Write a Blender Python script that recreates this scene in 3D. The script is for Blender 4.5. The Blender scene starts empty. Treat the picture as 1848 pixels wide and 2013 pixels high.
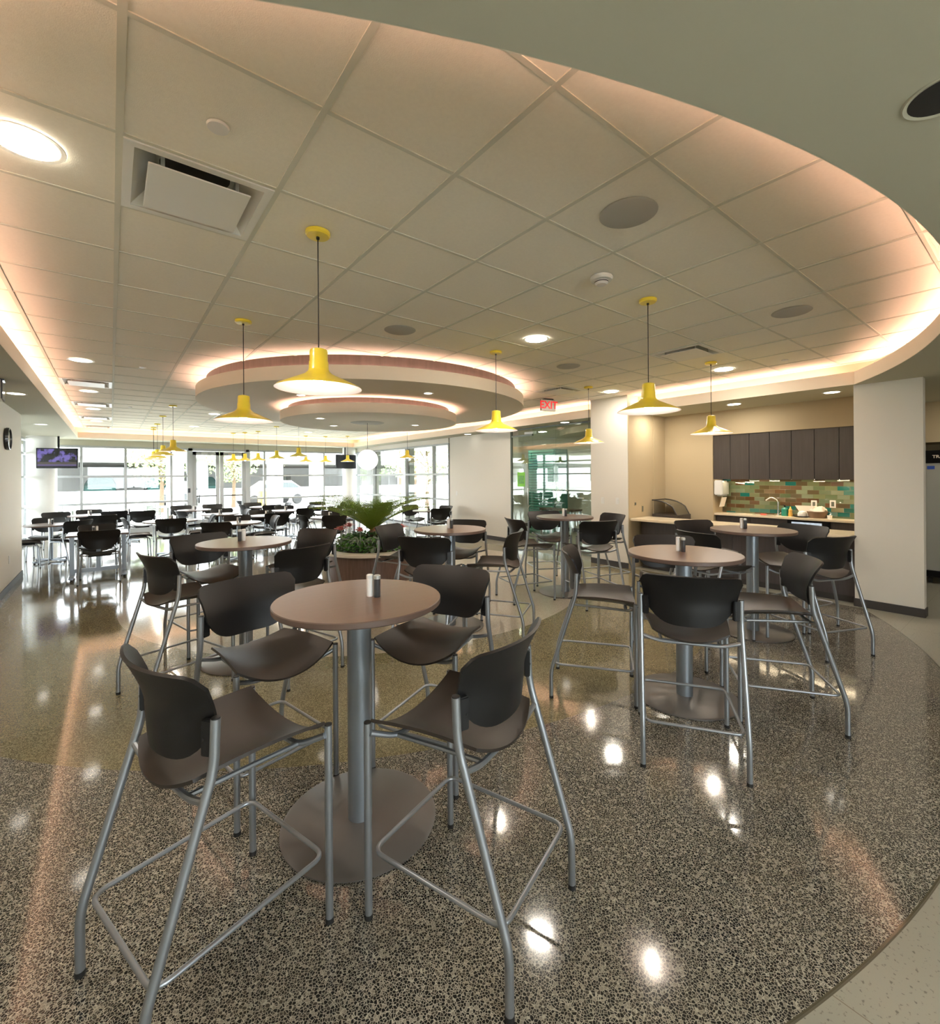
import bpy, bmesh, math, random
from mathutils import Vector, Matrix, geometry
from math import sin, cos, pi, radians, sqrt

SC = bpy.context.scene
COL = SC.collection

# ------------------------------------------------------------------ camera
IMG_W, IMG_H = 1848, 2013
FPX, CX, CY, YAW, EYE, ROLL = 902.0, 924.0, 934.0, .6641, 1.66, -.0069
cd = bpy.data.cameras.new('camera'); cam = bpy.data.objects.new('camera', cd); COL.objects.link(cam)
fw = Vector((sin(YAW), cos(YAW), 0)); rt = Vector((cos(YAW), -sin(YAW), 0)); up = Vector((0, 0, 1))
r2 = rt * cos(ROLL) + up * sin(ROLL); u2 = -rt * sin(ROLL) + up * cos(ROLL)
M = Matrix((r2, u2, -fw)).transposed().to_4x4(); M.translation = (0, 0, EYE)
cam.matrix_world = M
cd.sensor_fit = 'HORIZONTAL'; cd.sensor_width = 36; cd.lens = FPX / IMG_W * 36
cd.shift_y = -(IMG_H / 2 - CY) / IMG_W; cd.shift_x = 0
cd.clip_start = .05; cd.clip_end = 400
SC.camera = cam

# ------------------------------------------------------------------ world, exposure
EXPOSURE = 2.25
WORLD = 3.4
w = bpy.data.worlds.new('sky'); SC.world = w; w.use_nodes = True
nt = w.node_tree; bg = nt.nodes['Background']
bg.inputs[0].default_value = (.93, .97, 1, 1); bg.inputs[1].default_value = WORLD
SC.view_settings.view_transform = 'Standard'; SC.view_settings.look = 'None'
SC.view_settings.exposure = EXPOSURE; SC.view_settings.gamma = 1; SC.view_settings.use_curve_mapping = False
SC.cycles.max_bounces = 7; SC.cycles.diffuse_bounces = 5; SC.cycles.glossy_bounces = 4
SC.cycles.transparent_max_bounces = 16; SC.cycles.transmission_bounces = 6
SC.cycles.adaptive_threshold = .018; SC.cycles.sample_clamp_indirect = 6; SC.cycles.caustics_reflective = False; SC.cycles.caustics_refractive = False
E_COVE, E_DISC, E_DOWN, E_BULB, E_GLOBE, E_UNDER = 8.0, 6.0, 38.0, 30.0, .5, 8.0

# ------------------------------------------------------------------ key numbers of the room
CEIL, SOFF, LIP = 3.045, 2.743, 2.90
CC = (3.4, 6.98); RS = 6.65                 # centre and radius of the curved soffit
XL, XR, YF = -.70, 7.20, 16.3              # straight faces of the soffit
WL, XW, YW = -1.20, 7.70, 17.1             # left wall, right wall, far window wall

# ------------------------------------------------------------------ materials
MATS = {}
def mat(name, col, rough=.5, metal=0, emit=None, es=0, spec=None, noise=0, nscale=20, bump=0, bscale=200, coat=0):
    m = bpy.data.materials.new(name); m.use_nodes = True; MATS[name] = m
    nt = m.node_tree; b = nt.nodes['Principled BSDF']
    b.inputs['Base Color'].default_value = (*col, 1); b.inputs['Roughness'].default_value = rough
    b.inputs['Metallic'].default_value = metal
    if spec is not None: b.inputs['Specular IOR Level'].default_value = spec
    if coat: b.inputs['Coat Weight'].default_value = coat; b.inputs['Coat Roughness'].default_value = .05
    if emit: b.inputs['Emission Color'].default_value = (*emit, 1); b.inputs['Emission Strength'].default_value = es
    tc = nt.nodes.new('ShaderNodeTexCoord')
    if noise:
        n = nt.nodes.new('ShaderNodeTexNoise'); n.inputs['Scale'].default_value = nscale; n.inputs['Detail'].default_value = 4
        r = nt.nodes.new('ShaderNodeMapRange'); r.inputs[3].default_value = 1 - noise; r.inputs[4].default_value = 1 + noise
        mx = nt.nodes.new('ShaderNodeVectorMath'); mx.operation = 'SCALE'; mx.inputs[0].default_value = col
        nt.links.new(tc.outputs['Object'], n.inputs['Vector']); nt.links.new(n.outputs[0], r.inputs[0])
        nt.links.new(r.outputs[0], mx.inputs['Scale']); nt.links.new(mx.outputs[0], b.inputs['Base Color'])
    if bump:
        n = nt.nodes.new('ShaderNodeTexNoise'); n.inputs['Scale'].default_value = bscale
        bp = nt.nodes.new('ShaderNodeBump'); bp.inputs['Strength'].default_value = bump; bp.inputs['Distance'].default_value = .002
        nt.links.new(tc.outputs['Object'], n.inputs['Vector']); nt.links.new(n.outputs[0], bp.inputs['Height'])
        nt.links.new(bp.outputs[0], b.inputs['Normal'])
    return m

def wood(name, a, b_, rough=.35, axis='Z', sc=6):
    m = mat(name, a, rough); nt = m.node_tree; b = nt.nodes['Principled BSDF']
    tc = nt.nodes.new('ShaderNodeTexCoord'); mp = nt.nodes.new('ShaderNodeMapping')
    s = {'X': (.6, 9, 9), 'Y': (9, .6, 9), 'Z': (9, 9, .6)}[axis]
    mp.inputs['Scale'].default_value = s
    n = nt.nodes.new('ShaderNodeTexNoise'); n.inputs['Scale'].default_value = sc; n.inputs['Detail'].default_value = 6
    r = nt.nodes.new('ShaderNodeValToRGB'); r.color_ramp.elements[0].position = .35; r.color_ramp.elements[1].position = .68
    r.color_ramp.elements[0].color = (*a, 1); r.color_ramp.elements[1].color = (*b_, 1)
    nt.links.new(tc.outputs['Object'], mp.inputs[0]); nt.links.new(mp.outputs[0], n.inputs['Vector'])
    nt.links.new(n.outputs[0], r.inputs[0]); nt.links.new(r.outputs[0], b.inputs['Base Color'])
    return m

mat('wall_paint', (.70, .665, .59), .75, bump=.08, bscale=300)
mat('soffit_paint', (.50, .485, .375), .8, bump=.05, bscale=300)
mat('tan_paint', (.47, .375, .235), .75, bump=.06, bscale=300)
mat('tile', (.84, .805, .70), .9, noise=.05, nscale=60, bump=.35, bscale=260)
mat('tee', (.62, .62, .53), .7)
mat('fascia_paint', (.76, .70, .58), .75)
mat('base_rubber', (.045, .040, .038), .5)
mat('white_enamel', (.72, .72, .67), .4)
mat('white_plastic', (.72, .71, .68), .4)
mat('grille', (.42, .42, .38), .7, bump=.5, bscale=900)
mat('dark_hole', (.02, .02, .02), .6)
wood('neck_wood', (.055, .040, .033), (.075, .056, .047), .5, 'Z', 3)
mat('chair_plastic', (.0085, .0085, .009), .40, spec=.38, noise=.12, nscale=4, bump=.25, bscale=700)
mat('seat_plastic_lit', (.022, .0165, .0125), .42, spec=.45, noise=.12, nscale=4, bump=.25, bscale=700)  # browner than the backs: warm ceiling reflection put into the seat colour
mat('tube_silver', (.30, .32, .34), .36, .7)
mat('black_rubber', (.012, .012, .012), .6)
wood('laminate', (.118, .063, .037), (.132, .072, .044), .30, 'X', 5)
mat('laminate_edge', (.13, .085, .065), .4)
mat('pole_paint', (.27, .30, .33), .36, .6)
mat('base_steel', (.17, .16, .15), .42, .5, noise=.12, nscale=3)
mat('yellow', (.86, .68, .05), .32, coat=.4)
mat('shade_white', (.62, .55, .53), .6)
mat('cord_black', (.012, .011, .010), .5)
mat('bulb', (1, .95, .85), .3, emit=(1, .91, .77), es=E_BULB)
mat('lens', (1, .95, .9), .3, emit=(1, .92, .80), es=E_DOWN)
mat('lens_dim', (1, .95, .9), .3, emit=(1, .92, .80), es=E_DOWN * .05)
mat('cove_led', (1, .8, .7), .5, emit=(1, .57, .44), es=E_COVE)
mat('disc_led', (1, .8, .7), .5, emit=(1, .59, .46), es=E_DISC)
mat('globe', (.95, .93, .9), .3, emit=(1, .97, .93), es=E_GLOBE)
mat('under_led', (1, .9, .7), .5, emit=(1, .80, .52), es=E_UNDER)
mat('alu_white', (.38, .40, .41), .45, .1)
mat('alu_dark', (.13, .145, .12), .4, .3)
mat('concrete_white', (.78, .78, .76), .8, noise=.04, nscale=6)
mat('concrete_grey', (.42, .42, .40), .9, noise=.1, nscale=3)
mat('ground_ext', (.62, .61, .57), .9, noise=.08, nscale=2)
mat('tv_black', (.006, .006, .007), .35, spec=.15)
mat('counter_stone', (.74, .63, .45), .22, noise=.05, nscale=40)
wood('cabinet_dark', (.056, .046, .040), (.066, .056, .050), .30, 'Z', 4)
wood('panel_dark', (.060, .050, .050), (.074, .062, .062), .4, 'Z', 4)
mat('chrome', (.75, .75, .76), .12, 1)
mat('stainless', (.52, .53, .50), .32, .45, noise=.05, nscale=3)
mat('basket', (.20, .13, .08), .8, bump=.9, bscale=120)
mat('paper', (.78, .70, .60), .8)
wood('planter_wood', (.10, .060, .045), (.16, .10, .078), .4, 'Z', 5)
mat('planter_rim', (.74, .68, .58), .35)
mat('soil', (.05, .035, .022), .95)
mat('cycad', (.24, .36, .045), .45, noise=.35, nscale=7)
mat('leaf_green', (.11, .34, .045), .45, noise=.5, nscale=14)
mat('leaf_dark', (.06, .15, .045), .45, noise=.4, nscale=14)
mat('leaf_silver', (.32, .38, .32), .5, noise=.3, nscale=20)
mat('pink', (.80, .22, .20), .5, noise=.2, nscale=30)
mat('bark', (.12, .08, .05), .9, bump=1, bscale=60)
mat('tree_leaf', (.30, .40, .16), .8, noise=.3, nscale=2)
mat('car_green', (.01, .045, .04), .3, coat=.6); mat('car_white', (.8, .8, .8), .3, coat=.6)
mat('car_dark', (.04, .045, .05), .3, coat=.6); mat('car_glass', (.02, .03, .03), .1)
mat('barrel', (.85, .45, .05), .6)
mat('poster', (.18, .55, .03), .5, emit=(.18, .6, .03), es=.0)
mat('teal', (.10, .34, .29), .5); mat('teal_dark', (.04, .16, .14), .5)
mat('exit_red', (.75, .01, .015), .4, emit=(1, .02, .03), es=.12)
mat('green_plastic', (.02, .22, .16), .3)
mat('amber', (.65, .38, .08), .3)
mat('ink', (.01, .01, .01), .5); mat('blue_label', (.03, .09, .45), .5)
mat('black_mesh', (.025, .022, .02), .45)
mat('smoked', (.10, .085, .055), .15)
mat('tissue_white', (.85, .83, .80), .7)
mat('red_sponge', (.65, .12, .08), .7)

def glass(name, tint, refl=1.0):
    m = bpy.data.materials.new(name); m.use_nodes = True; MATS[name] = m
    nt = m.node_tree; nt.nodes.clear(); o = nt.nodes.new('ShaderNodeOutputMaterial')
    t = nt.nodes.new('ShaderNodeBsdfTransparent'); t.inputs[0].default_value = (*tint, 1)
    g = nt.nodes.new('ShaderNodeBsdfGlossy'); g.inputs['Roughness'].default_value = .01
    f = nt.nodes.new('ShaderNodeFresnel'); gm = nt.nodes.new('ShaderNodeNewGeometry'); ir = nt.nodes.new('ShaderNodeMapRange'); ir.inputs[3].default_value = 1.5; ir.inputs[4].default_value = 1 / 1.5
    nt.links.new(gm.outputs['Backfacing'], ir.inputs[0]); nt.links.new(ir.outputs[0], f.inputs[0])
    mm = nt.nodes.new('ShaderNodeMath'); mm.operation = 'MULTIPLY'; mm.inputs[1].default_value = refl; mm.use_clamp = True
    x = nt.nodes.new('ShaderNodeMixShader')
    nt.links.new(f.outputs[0], mm.inputs[0]); nt.links.new(mm.outputs[0], x.inputs[0])
    nt.links.new(t.outputs[0], x.inputs[1]); nt.links.new(g.outputs[0], x.inputs[2]); nt.links.new(x.outputs[0], o.inputs[0])
glass('window_glass', (.96, .98, .98)); glass('door_glass', (.86, .93, .86), 2.2); glass('clear_glass', (.8, .9, .85), 1.5)

def M_(nt, op, a, b=None, c=None, clamp=False):
    n = nt.nodes.new('ShaderNodeMath'); n.operation = op; n.use_clamp = clamp
    for i, v in enumerate((a, b, c)):
        if v is None: continue
        if isinstance(v, (int, float)): n.inputs[i].default_value = v
        else: nt.links.new(v, n.inputs[i])
    return n.outputs[0]
def MIX(nt, f, a, b):
    n = nt.nodes.new('ShaderNodeMix'); n.data_type = 'RGBA'
    for i, v in ((0, f), (6, a), (7, b)):
        if isinstance(v, (int, float)): n.inputs[i].default_value = v
        elif isinstance(v, tuple): n.inputs[i].default_value = (*v, 1)
        else: nt.links.new(v, n.inputs[i])
    return n.outputs[2]

def floor_material():
    m = bpy.data.materials.new('terrazzo_floor'); m.use_nodes = True; MATS['floor'] = m
    nt = m.node_tree; b = nt.nodes['Principled BSDF']; N = nt.nodes.new; L = nt.links.new
    tc = N('ShaderNodeTexCoord'); sp = N('ShaderNodeSeparateXYZ'); L(tc.outputs['Object'], sp.inputs[0])
    x, y = sp.outputs[0], sp.outputs[1]
    dx = M_(nt, 'SUBTRACT', x, 3.38); dy = M_(nt, 'SUBTRACT', y, 6.92)
    r = M_(nt, 'SQRT', M_(nt, 'ADD', M_(nt, 'MULTIPLY', dx, dx), M_(nt, 'MULTIPLY', dy, dy)))
    def chips(scale, lo, hi, matrix, dark, mid):
        v = N('ShaderNodeTexVoronoi'); v.feature = 'DISTANCE_TO_EDGE'; v.inputs['Scale'].default_value = scale
        L(tc.outputs['Object'], v.inputs['Vector'])
        mr = N('ShaderNodeMapRange'); mr.inputs[1].default_value = lo; mr.inputs[2].default_value = hi
        L(v.outputs['Distance'], mr.inputs[0])
        v2 = N('ShaderNodeTexVoronoi'); v2.feature = 'F1'; v2.inputs['Scale'].default_value = scale
        L(tc.outputs['Object'], v2.inputs['Vector'])
        sx = N('ShaderNodeSeparateColor'); L(v2.outputs['Color'], sx.inputs[0])
        cr = N('ShaderNodeValToRGB'); e = cr.color_ramp.elements; cr.color_ramp.interpolation = 'CONSTANT'
        e[0].position = 0; e[0].color = (*dark, 1); e[1].position = .62; e[1].color = (*mid, 1)
        q = cr.color_ramp.elements.new(.88); q.color = (*[(a_ + b_) / 2 for a_, b_ in zip(mid, matrix)], 1)
        L(sx.outputs[0], cr.inputs[0])
        return MIX(nt, mr.outputs[0], matrix, cr.outputs[0])
    A = chips(108, .04, .085, (.44, .41, .335), (.020, .019, .017), (.065, .058, .045))      # outer ring, black chips
    Bm = chips(150, .03, .10, (.36, .32, .19), (.075, .066, .035), (.20, .17, .10))         # olive ring
    Cm = chips(170, .03, .12, (.55, .49, .39), (.30, .26, .20), (.42, .37, .29))           # pale inner disc
    col = MIX(nt, M_(nt, 'GREATER_THAN', r, 3.33), Cm, Bm)
    col = MIX(nt, M_(nt, 'GREATER_THAN', r, 4.945), col, A)
    # beige tile outside the big circle
    k = 1.2192
    fx = M_(nt, 'ABSOLUTE', M_(nt, 'SUBTRACT', M_(nt, 'FRACT', M_(nt, 'DIVIDE', M_(nt, 'ADD', x, -1.796 + 12.192), k)), .5))
    fy = M_(nt, 'ABSOLUTE', M_(nt, 'SUBTRACT', M_(nt, 'FRACT', M_(nt, 'DIVIDE', M_(nt, 'ADD', y, -1.009 + 12.192), k)), .5))
    g = M_(nt, 'GREATER_THAN', M_(nt, 'MAXIMUM', fx, fy), .4985)
    n1 = N('ShaderNodeTexNoise'); n1.inputs['Scale'].default_value = 70; n1.inputs['Detail'].default_value = 3; L(tc.outputs['Object'], n1.inputs['Vector'])
    cr = N('ShaderNodeValToRGB'); e = cr.color_ramp.elements
    e[0].position = .30; e[0].color = (.15, .145, .115, 1); e[1].position = .40; e[1].color = (.33, .32, .26, 1)
    L(n1.outputs[0], cr.inputs[0])
    tile = MIX(nt, g, cr.outputs[0], (.20, .17, .12))
    out = M_(nt, 'MAXIMUM', M_(nt, 'MULTIPLY', M_(nt, 'GREATER_THAN', r, 6.66), M_(nt, 'LESS_THAN', y, 5.2)), M_(nt, 'GREATER_THAN', x, 7.22))
    col = MIX(nt, out, col, tile)
    strip = M_(nt, 'MULTIPLY', M_(nt, 'LESS_THAN', M_(nt, 'ABSOLUTE', M_(nt, 'SUBTRACT', r, 6.66)), .006), M_(nt, 'LESS_THAN', y, 3))
    col = MIX(nt, strip, col, (.10, .09, .06))
    L(col, b.inputs['Base Color'])
    # waxed sheen, a little uneven
    n2 = N('ShaderNodeTexNoise'); n2.inputs['Scale'].default_value = 1.3; L(tc.outputs['Object'], n2.inputs['Vector'])
    mr = N('ShaderNodeMapRange'); mr.inputs[3].default_value = .06; mr.inputs[4].default_value = .11; L(n2.outputs[0], mr.inputs[0])
    L(M_(nt, 'ADD', mr.outputs[0], M_(nt, 'MULTIPLY', out, .22)), b.inputs['Roughness'])
    b.inputs['Specular IOR Level'].default_value = .5
    n3 = N('ShaderNodeTexNoise'); n3.inputs['Scale'].default_value = 9; n3.inputs['Detail'].default_value = 1; L(tc.outputs['Object'], n3.inputs['Vector'])
    bp = N('ShaderNodeBump'); bp.inputs['Strength'].default_value = .12; bp.inputs['Distance'].default_value = .002
    L(n3.outputs[0], bp.inputs['Height']); L(bp.outputs[0], b.inputs['Normal'])
floor_material()

def splash_material():
    m = bpy.data.materials.new('backsplash'); m.use_nodes = True; MATS['backsplash'] = m
    nt = m.node_tree; b = nt.nodes['Principled BSDF']; N = nt.nodes.new; L = nt.links.new
    tc = N('ShaderNodeTexCoord'); sp = N('ShaderNodeSeparateXYZ'); L(tc.outputs['Object'], sp.inputs[0])
    rz = M_(nt, 'DIVIDE', sp.outputs[2], .066); row = M_(nt, 'FLOOR', rz)
    cy_ = M_(nt, 'ADD', M_(nt, 'DIVIDE', sp.outputs[1], .152), M_(nt, 'MULTIPLY', M_(nt, 'MODULO', row, 2), .5)); cid = M_(nt, 'FLOOR', cy_)
    cb = N('ShaderNodeCombineXYZ'); L(cid, cb.inputs[0]); L(row, cb.inputs[1])
    wn = N('ShaderNodeTexWhiteNoise'); wn.noise_dimensions = '2D'; L(cb.outputs[0], wn.inputs['Vector'])
    cr = N('ShaderNodeValToRGB'); cr.color_ramp.interpolation = 'CONSTANT'; e = cr.color_ramp.elements
    pal = [(0, (.085, .065, .030)), (.2, (.13, .15, .075)), (.42, (.10, .135, .07)), (.6, (.012, .12, .105)), (.72, (.17, .20, .13)), (.86, (.10, .055, .025))]
    e[0].color = (*pal[0][1], 1); e[1].position = pal[1][0]; e[1].color = (*pal[1][1], 1)
    for p, c in pal[2:]: q = e.new(p); q.color = (*c, 1)
    L(wn.outputs['Value'], cr.inputs[0])
    ez = M_(nt, 'ABSOLUTE', M_(nt, 'SUBTRACT', M_(nt, 'FRACT', rz), .5)); ey = M_(nt, 'ABSOLUTE', M_(nt, 'SUBTRACT', M_(nt, 'FRACT', cy_), .5))
    g = M_(nt, 'MAXIMUM', M_(nt, 'GREATER_THAN', ez, .475), M_(nt, 'GREATER_THAN', ey, .489))
    L(MIX(nt, g, cr.outputs[0], (.16, .15, .09)), b.inputs['Base Color'])
    b.inputs['Roughness'].default_value = .06; b.inputs['Specular IOR Level'].default_value = .8
    bp = N('ShaderNodeBump'); bp.inputs['Strength'].default_value = .5; bp.inputs['Distance'].default_value = .004
    n = N('ShaderNodeTexNoise'); n.inputs['Scale'].default_value = 9; L(tc.outputs['Object'], n.inputs['Vector'])
    L(M_(nt, 'SUBTRACT', M_(nt, 'ADD', n.outputs[0], wn.outputs['Value']), g), bp.inputs['Height']); 
    geo = N('ShaderNodeNewGeometry'); s1 = N('ShaderNodeVectorMath'); s1.operation = 'SUBTRACT'; s1.inputs[1].default_value = (.5, .5, .5); L(wn.outputs['Color'], s1.inputs[0])
    s2 = N('ShaderNodeVectorMath'); s2.operation = 'SCALE'; s2.inputs['Scale'].default_value = .42; L(s1.outputs[0], s2.inputs[0])
    s3 = N('ShaderNodeVectorMath'); s3.operation = 'ADD'; L(bp.outputs[0], s3.inputs[0]); L(s2.outputs[0], s3.inputs[1])
    s4 = N('ShaderNodeVectorMath'); s4.operation = 'NORMALIZE'; L(s3.outputs[0], s4.inputs[0]); L(s4.outputs[0], b.inputs['Normal'])
splash_material()

# ------------------------------------------------------------------ mesh tools
class MB:
    def __init__(s): s.v = []; s.f = []; s.mi = []
    def add(s, vs, fs, mi=0):
        o = len(s.v); s.v += [tuple(p) for p in vs]; s.f += [tuple(i + o for i in f) for f in fs]; s.mi += [mi] * len(fs); return s
    def box(s, x0, x1, y0, y1, z0, z1, mi=0, T=None):
        vs = [(x, y, z) for x in (x0, x1) for y in (y0, y1) for z in (z0, z1)]
        if T: vs = [tuple(T @ Vector(p)) for p in vs]
        return s.add(vs, [(0, 1, 3, 2), (4, 6, 7, 5), (0, 4, 5, 1), (2, 3, 7, 6), (0, 2, 6, 4), (1, 5, 7, 3)], mi)
    def lathe(s, prof, n=32, c=(0, 0, 0), mi=0, close=False):
        vs = [(c[0] + r * cos(2 * pi * i / n), c[1] + r * sin(2 * pi * i / n), c[2] + z) for r, z in prof for i in range(n)]
        m = len(prof); fs = []
        for k in range(m if close else m - 1):
            a, b_ = k * n, ((k + 1) % m) * n
            fs += [(a + i, a + (i + 1) % n, b_ + (i + 1) % n, b_ + i) for i in range(n)]
        return s.add(vs, fs, mi)
    def cyl(s, r, z0, z1, n=32, c=(0, 0), mi=0, bev=0):
        if bev: p = [(0.0001, z0), (r - bev, z0), (r, z0 + bev), (r, z1 - bev), (r - bev, z1), (.0001, z1)]
        else: p = [(.0001, z0), (r, z0), (r, z1), (.0001, z1)]
        return s.lathe(p, n, (c[0], c[1], 0), mi)
    def tube(s, path, r, n=10, closed=False, cap=True, mi=0):
        P = [Vector(p) for p in path]; m = len(P); T = []
        for i in range(m):
            a = P[(i - 1) % m] if closed or i else P[0]; b_ = P[(i + 1) % m] if closed or i < m - 1 else P[-1]
            t = (b_ - a); T.append(t.normalized() if t.length else Vector((0, 0, 1)))
        u = T[0].orthogonal().normalized(); vs = []; R = r if hasattr(r, '__len__') else [r] * m
        for i in range(m):
            u = (u - T[i] * u.dot(T[i])).normalized(); w_ = T[i].cross(u)
            vs += [P[i] + (u * cos(2 * pi * k / n) + w_ * sin(2 * pi * k / n)) * R[i] for k in range(n)]
        fs = []
        for i in range(m if closed else m - 1):
            a, b_ = i * n, ((i + 1) % m) * n
            fs += [(a + k, a + (k + 1) % n, b_ + (k + 1) % n, b_ + k) for k in range(n)]
        if cap and not closed: fs += [tuple(reversed(range(n))), tuple(range((m - 1) * n, m * n))]
        return s.add(vs, fs, mi)
    def sheet(s, g, th, mi=0):
        """g: rows of points -> closed curved sheet of thickness th, rounded rim"""
        a, b_ = len(g), len(g[0]); G = [[Vector(p) for p in row] for row in g]; nrm = []
        for i in range(a):
            row = []
            for j in range(b_):
                du = G[min(i + 1, a - 1)][j] - G[max(i - 1, 0)][j]; dv = G[i][min(j + 1, b_ - 1)] - G[i][max(j - 1, 0)]
                row.append(du.cross(dv).normalized())
            nrm.append(row)
        vs = [G[i][j] + nrm[i][j] * th / 2 for i in range(a) for j in range(b_)] + [G[i][j] - nrm[i][j] * th / 2 for i in range(a) for j in range(b_)]
        k = a * b_; I = lambda i, j: i * b_ + j; fs = []
        for i in range(a - 1):
            for j in range(b_ - 1):
                fs.append((I(i, j), I(i + 1, j), I(i + 1, j + 1), I(i, j + 1)))
                fs.append((k + I(i, j), k + I(i, j + 1), k + I(i + 1, j + 1), k + I(i + 1, j)))
        rim = [I(0, j) for j in range(b_)] + [I(i, b_ - 1) for i in range(1, a)] + [I(a - 1, j) for j in range(b_ - 2, -1, -1)] + [I(i, 0) for i in range(a - 2, 0, -1)]
        for q in range(len(rim)):
            x, y = rim[q], rim[(q + 1) % len(rim)]; fs.append((x, y, k + y, k + x))
        return s.add(vs, fs, mi)
    def prism(s, outer, z0, z1, holes=(), mi=0):
        loops = [[Vector((x, y, 0)) for x, y in l] for l in (outer, *holes)]
        tri = geometry.tessellate_polygon(loops); flat = [p for l in loops for p in l]; n = len(flat)
        vs = [(p.x, p.y, z0) for p in flat] + [(p.x, p.y, z1) for p in flat]
        fs = [tuple(t) for t in tri] + [tuple(i + n for i in reversed(t)) for t in tri]; o = 0
        for l in loops:
            m = len(l); fs += [(o + i, o + (i + 1) % m, n + o + (i + 1) % m, n + o + i) for i in range(m)]; o += m
        return s.add(vs, fs, mi)
    def build(s, name, mats, parent=None, loc=(0, 0, 0), rz=0, smooth=35, kind=None, label=None, cat=None, group=None, bevel=0):
        me = bpy.data.meshes.new(name); me.from_pydata(s.v, [], s.f)
        mats = mats if isinstance(mats, (list, tuple)) else [mats]
        for k in mats: me.materials.append(MATS[k])
        if len(mats) > 1: me.polygons.foreach_set('material_index', s.mi)
        bm = bmesh.new(); bm.from_mesh(me); bmesh.ops.recalc_face_normals(bm, faces=bm.faces)
        if bevel:
            es = [e for e in bm.edges if len(e.link_faces) == 2 and e.calc_face_angle(0) > .9]
            bmesh.ops.bevel(bm, geom=es, offset=bevel, segments=2, affect='EDGES', clamp_overlap=True)
        bm.to_mesh(me); bm.free()
        me.polygons.foreach_set('use_smooth', [True] * len(me.polygons)); me.set_sharp_from_angle(angle=radians(smooth))
        o = bpy.data.objects.new(name, me); COL.objects.link(o); o.location = loc; o.rotation_euler = (0, 0, rz)
        if parent: o.parent = parent
        tag(o, label, cat, group, kind); return o

def tag(o, label=None, cat=None, group=None, kind=None):
    if label: o['label'] = label
    if cat: o['category'] = cat
    if group: o['group'] = group
    if kind: o['kind'] = kind
    return o
def empty(name, loc=(0, 0, 0), rz=0, label=None, cat=None, group=None):
    o = bpy.data.objects.new(name, None); COL.objects.link(o); o.location = loc; o.rotation_euler = (0, 0, rz); o.empty_display_size = .1
    return tag(o, label, cat, group)
KIDS = {}
def copy_tree(o, parent=None):
    c = o.copy(); COL.objects.link(c); c.parent = parent
    for ch in list(o.children): copy_tree(ch, c)
    return c
def fillet(pts, r, n=5, closed=False):
    P = [Vector(p) for p in pts]; m = len(P); out = []
    for i in range(m):
        if not closed and i in (0, m - 1): out.append(P[i]); continue
        a, b_, c = P[(i - 1) % m], P[i], P[(i + 1) % m]; d1 = (a - b_); d2 = (c - b_)
        q = min(r, d1.length * .45, d2.length * .45); p0 = b_ + d1.normalized() * q; p1 = b_ + d2.normalized() * q
        for k in range(n + 1):
            t = k / n; out.append(p0 * (1 - t) ** 2 + b_ * 2 * t * (1 - t) + p1 * t * t)
    return out
# ------------------------------------------------------------------ the setting
def arc(c, r, a0, a1, n): return [(c[0] + r * cos(a0 + (a1 - a0) * i / n), c[1] + r * sin(a0 + (a1 - a0) * i / n)) for i in range(n + 1)]
def room_loop(off=0):
    """inner line of the soffit, moved outward by off: left straight, curve, right straight, far straight"""
    xl, xr, yf, r = XL - off, XR + off, YF + off, RS + off
    a0 = math.atan2(-sqrt(r * r - (CC[0] - xl) ** 2), xl - CC[0]); a1 = math.atan2(-sqrt(r * r - (xr - CC[0]) ** 2), xr - CC[0])
    return [(xl, yf)] + arc(CC, r, a0, a1, 72) + [(xr, yf)]
FX0, FX1, FY0, FY1 = -6.0, 12.6, -3.6, YW + .12
MB().prism([(FX0, FY0), (FX1, FY0), (FX1, FY1), (FX0, FY1)], -.15, 0).build('floor', 'floor', kind='structure')
GX, GY, TS = .0343, 1.6983, .6096
TX = lambda i: GX + TS * (i + .5); TY = lambda j: GY + TS * (j + .5)
VENTS = [(TX(0), TY(1), 'large square air diffuser with hanging plaque above the nearest table'), (TX(8), TY(1), 'square air diffuser to the left of the kitchenette pendant'), (TX(9), TY(5), 'square air diffuser with dark slot before the exit sign'), (TX(3), TY(16), 'square air diffuser beyond the canopy toward the entrance doors')] + [(TX(-1), TY(j), k + ' of the white air diffusers in a row along the left cove') for j, k in ((11, 'first'), (15, 'second'), (19, 'third'), (23, 'farthest'))]
c_ = MB().prism([(FX0, FY0), (FX1, FY0), (FX1, FY1), (FX0, FY1)], CEIL, CEIL + .2, holes=[[(x - .26, y - .26), (x + .26, y - .26), (x + .26, y + .26), (x - .26, y + .26)] for x, y, _ in VENTS]).build('ceiling', 'tile', kind='structure')
# tee grid of the lay-in ceiling
g = MB()
for i in range(-2, 13):
    x = GX + i * TS
    if XL - .2 < x < XR + .2: g.box(x - .0125, x + .0125, 0, YF + .2, CEIL - .005, CEIL + .001)
for j in range(-3, 25):
    y = GY + j * TS
    if .2 < y < YF + .2: g.box(XL - .2, XR + .2, y - .010, y + .010, CEIL - .0042, CEIL + .001)
g.build('ceiling_grid', 'tee', parent=c_)
rect = [(FX0, FY0), (FX1, FY0), (FX1, FY1), (FX0, FY1)]
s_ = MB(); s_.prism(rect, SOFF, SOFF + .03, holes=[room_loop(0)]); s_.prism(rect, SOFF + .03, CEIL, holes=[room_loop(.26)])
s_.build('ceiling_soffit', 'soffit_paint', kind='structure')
f_ = MB(); a, b_ = room_loop(-.003), room_loop(.018); n = len(a)
vs = [(x, y, z) for l in (a, b_) for z in (SOFF + .0005, LIP) for x, y in l]
fs = []
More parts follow.
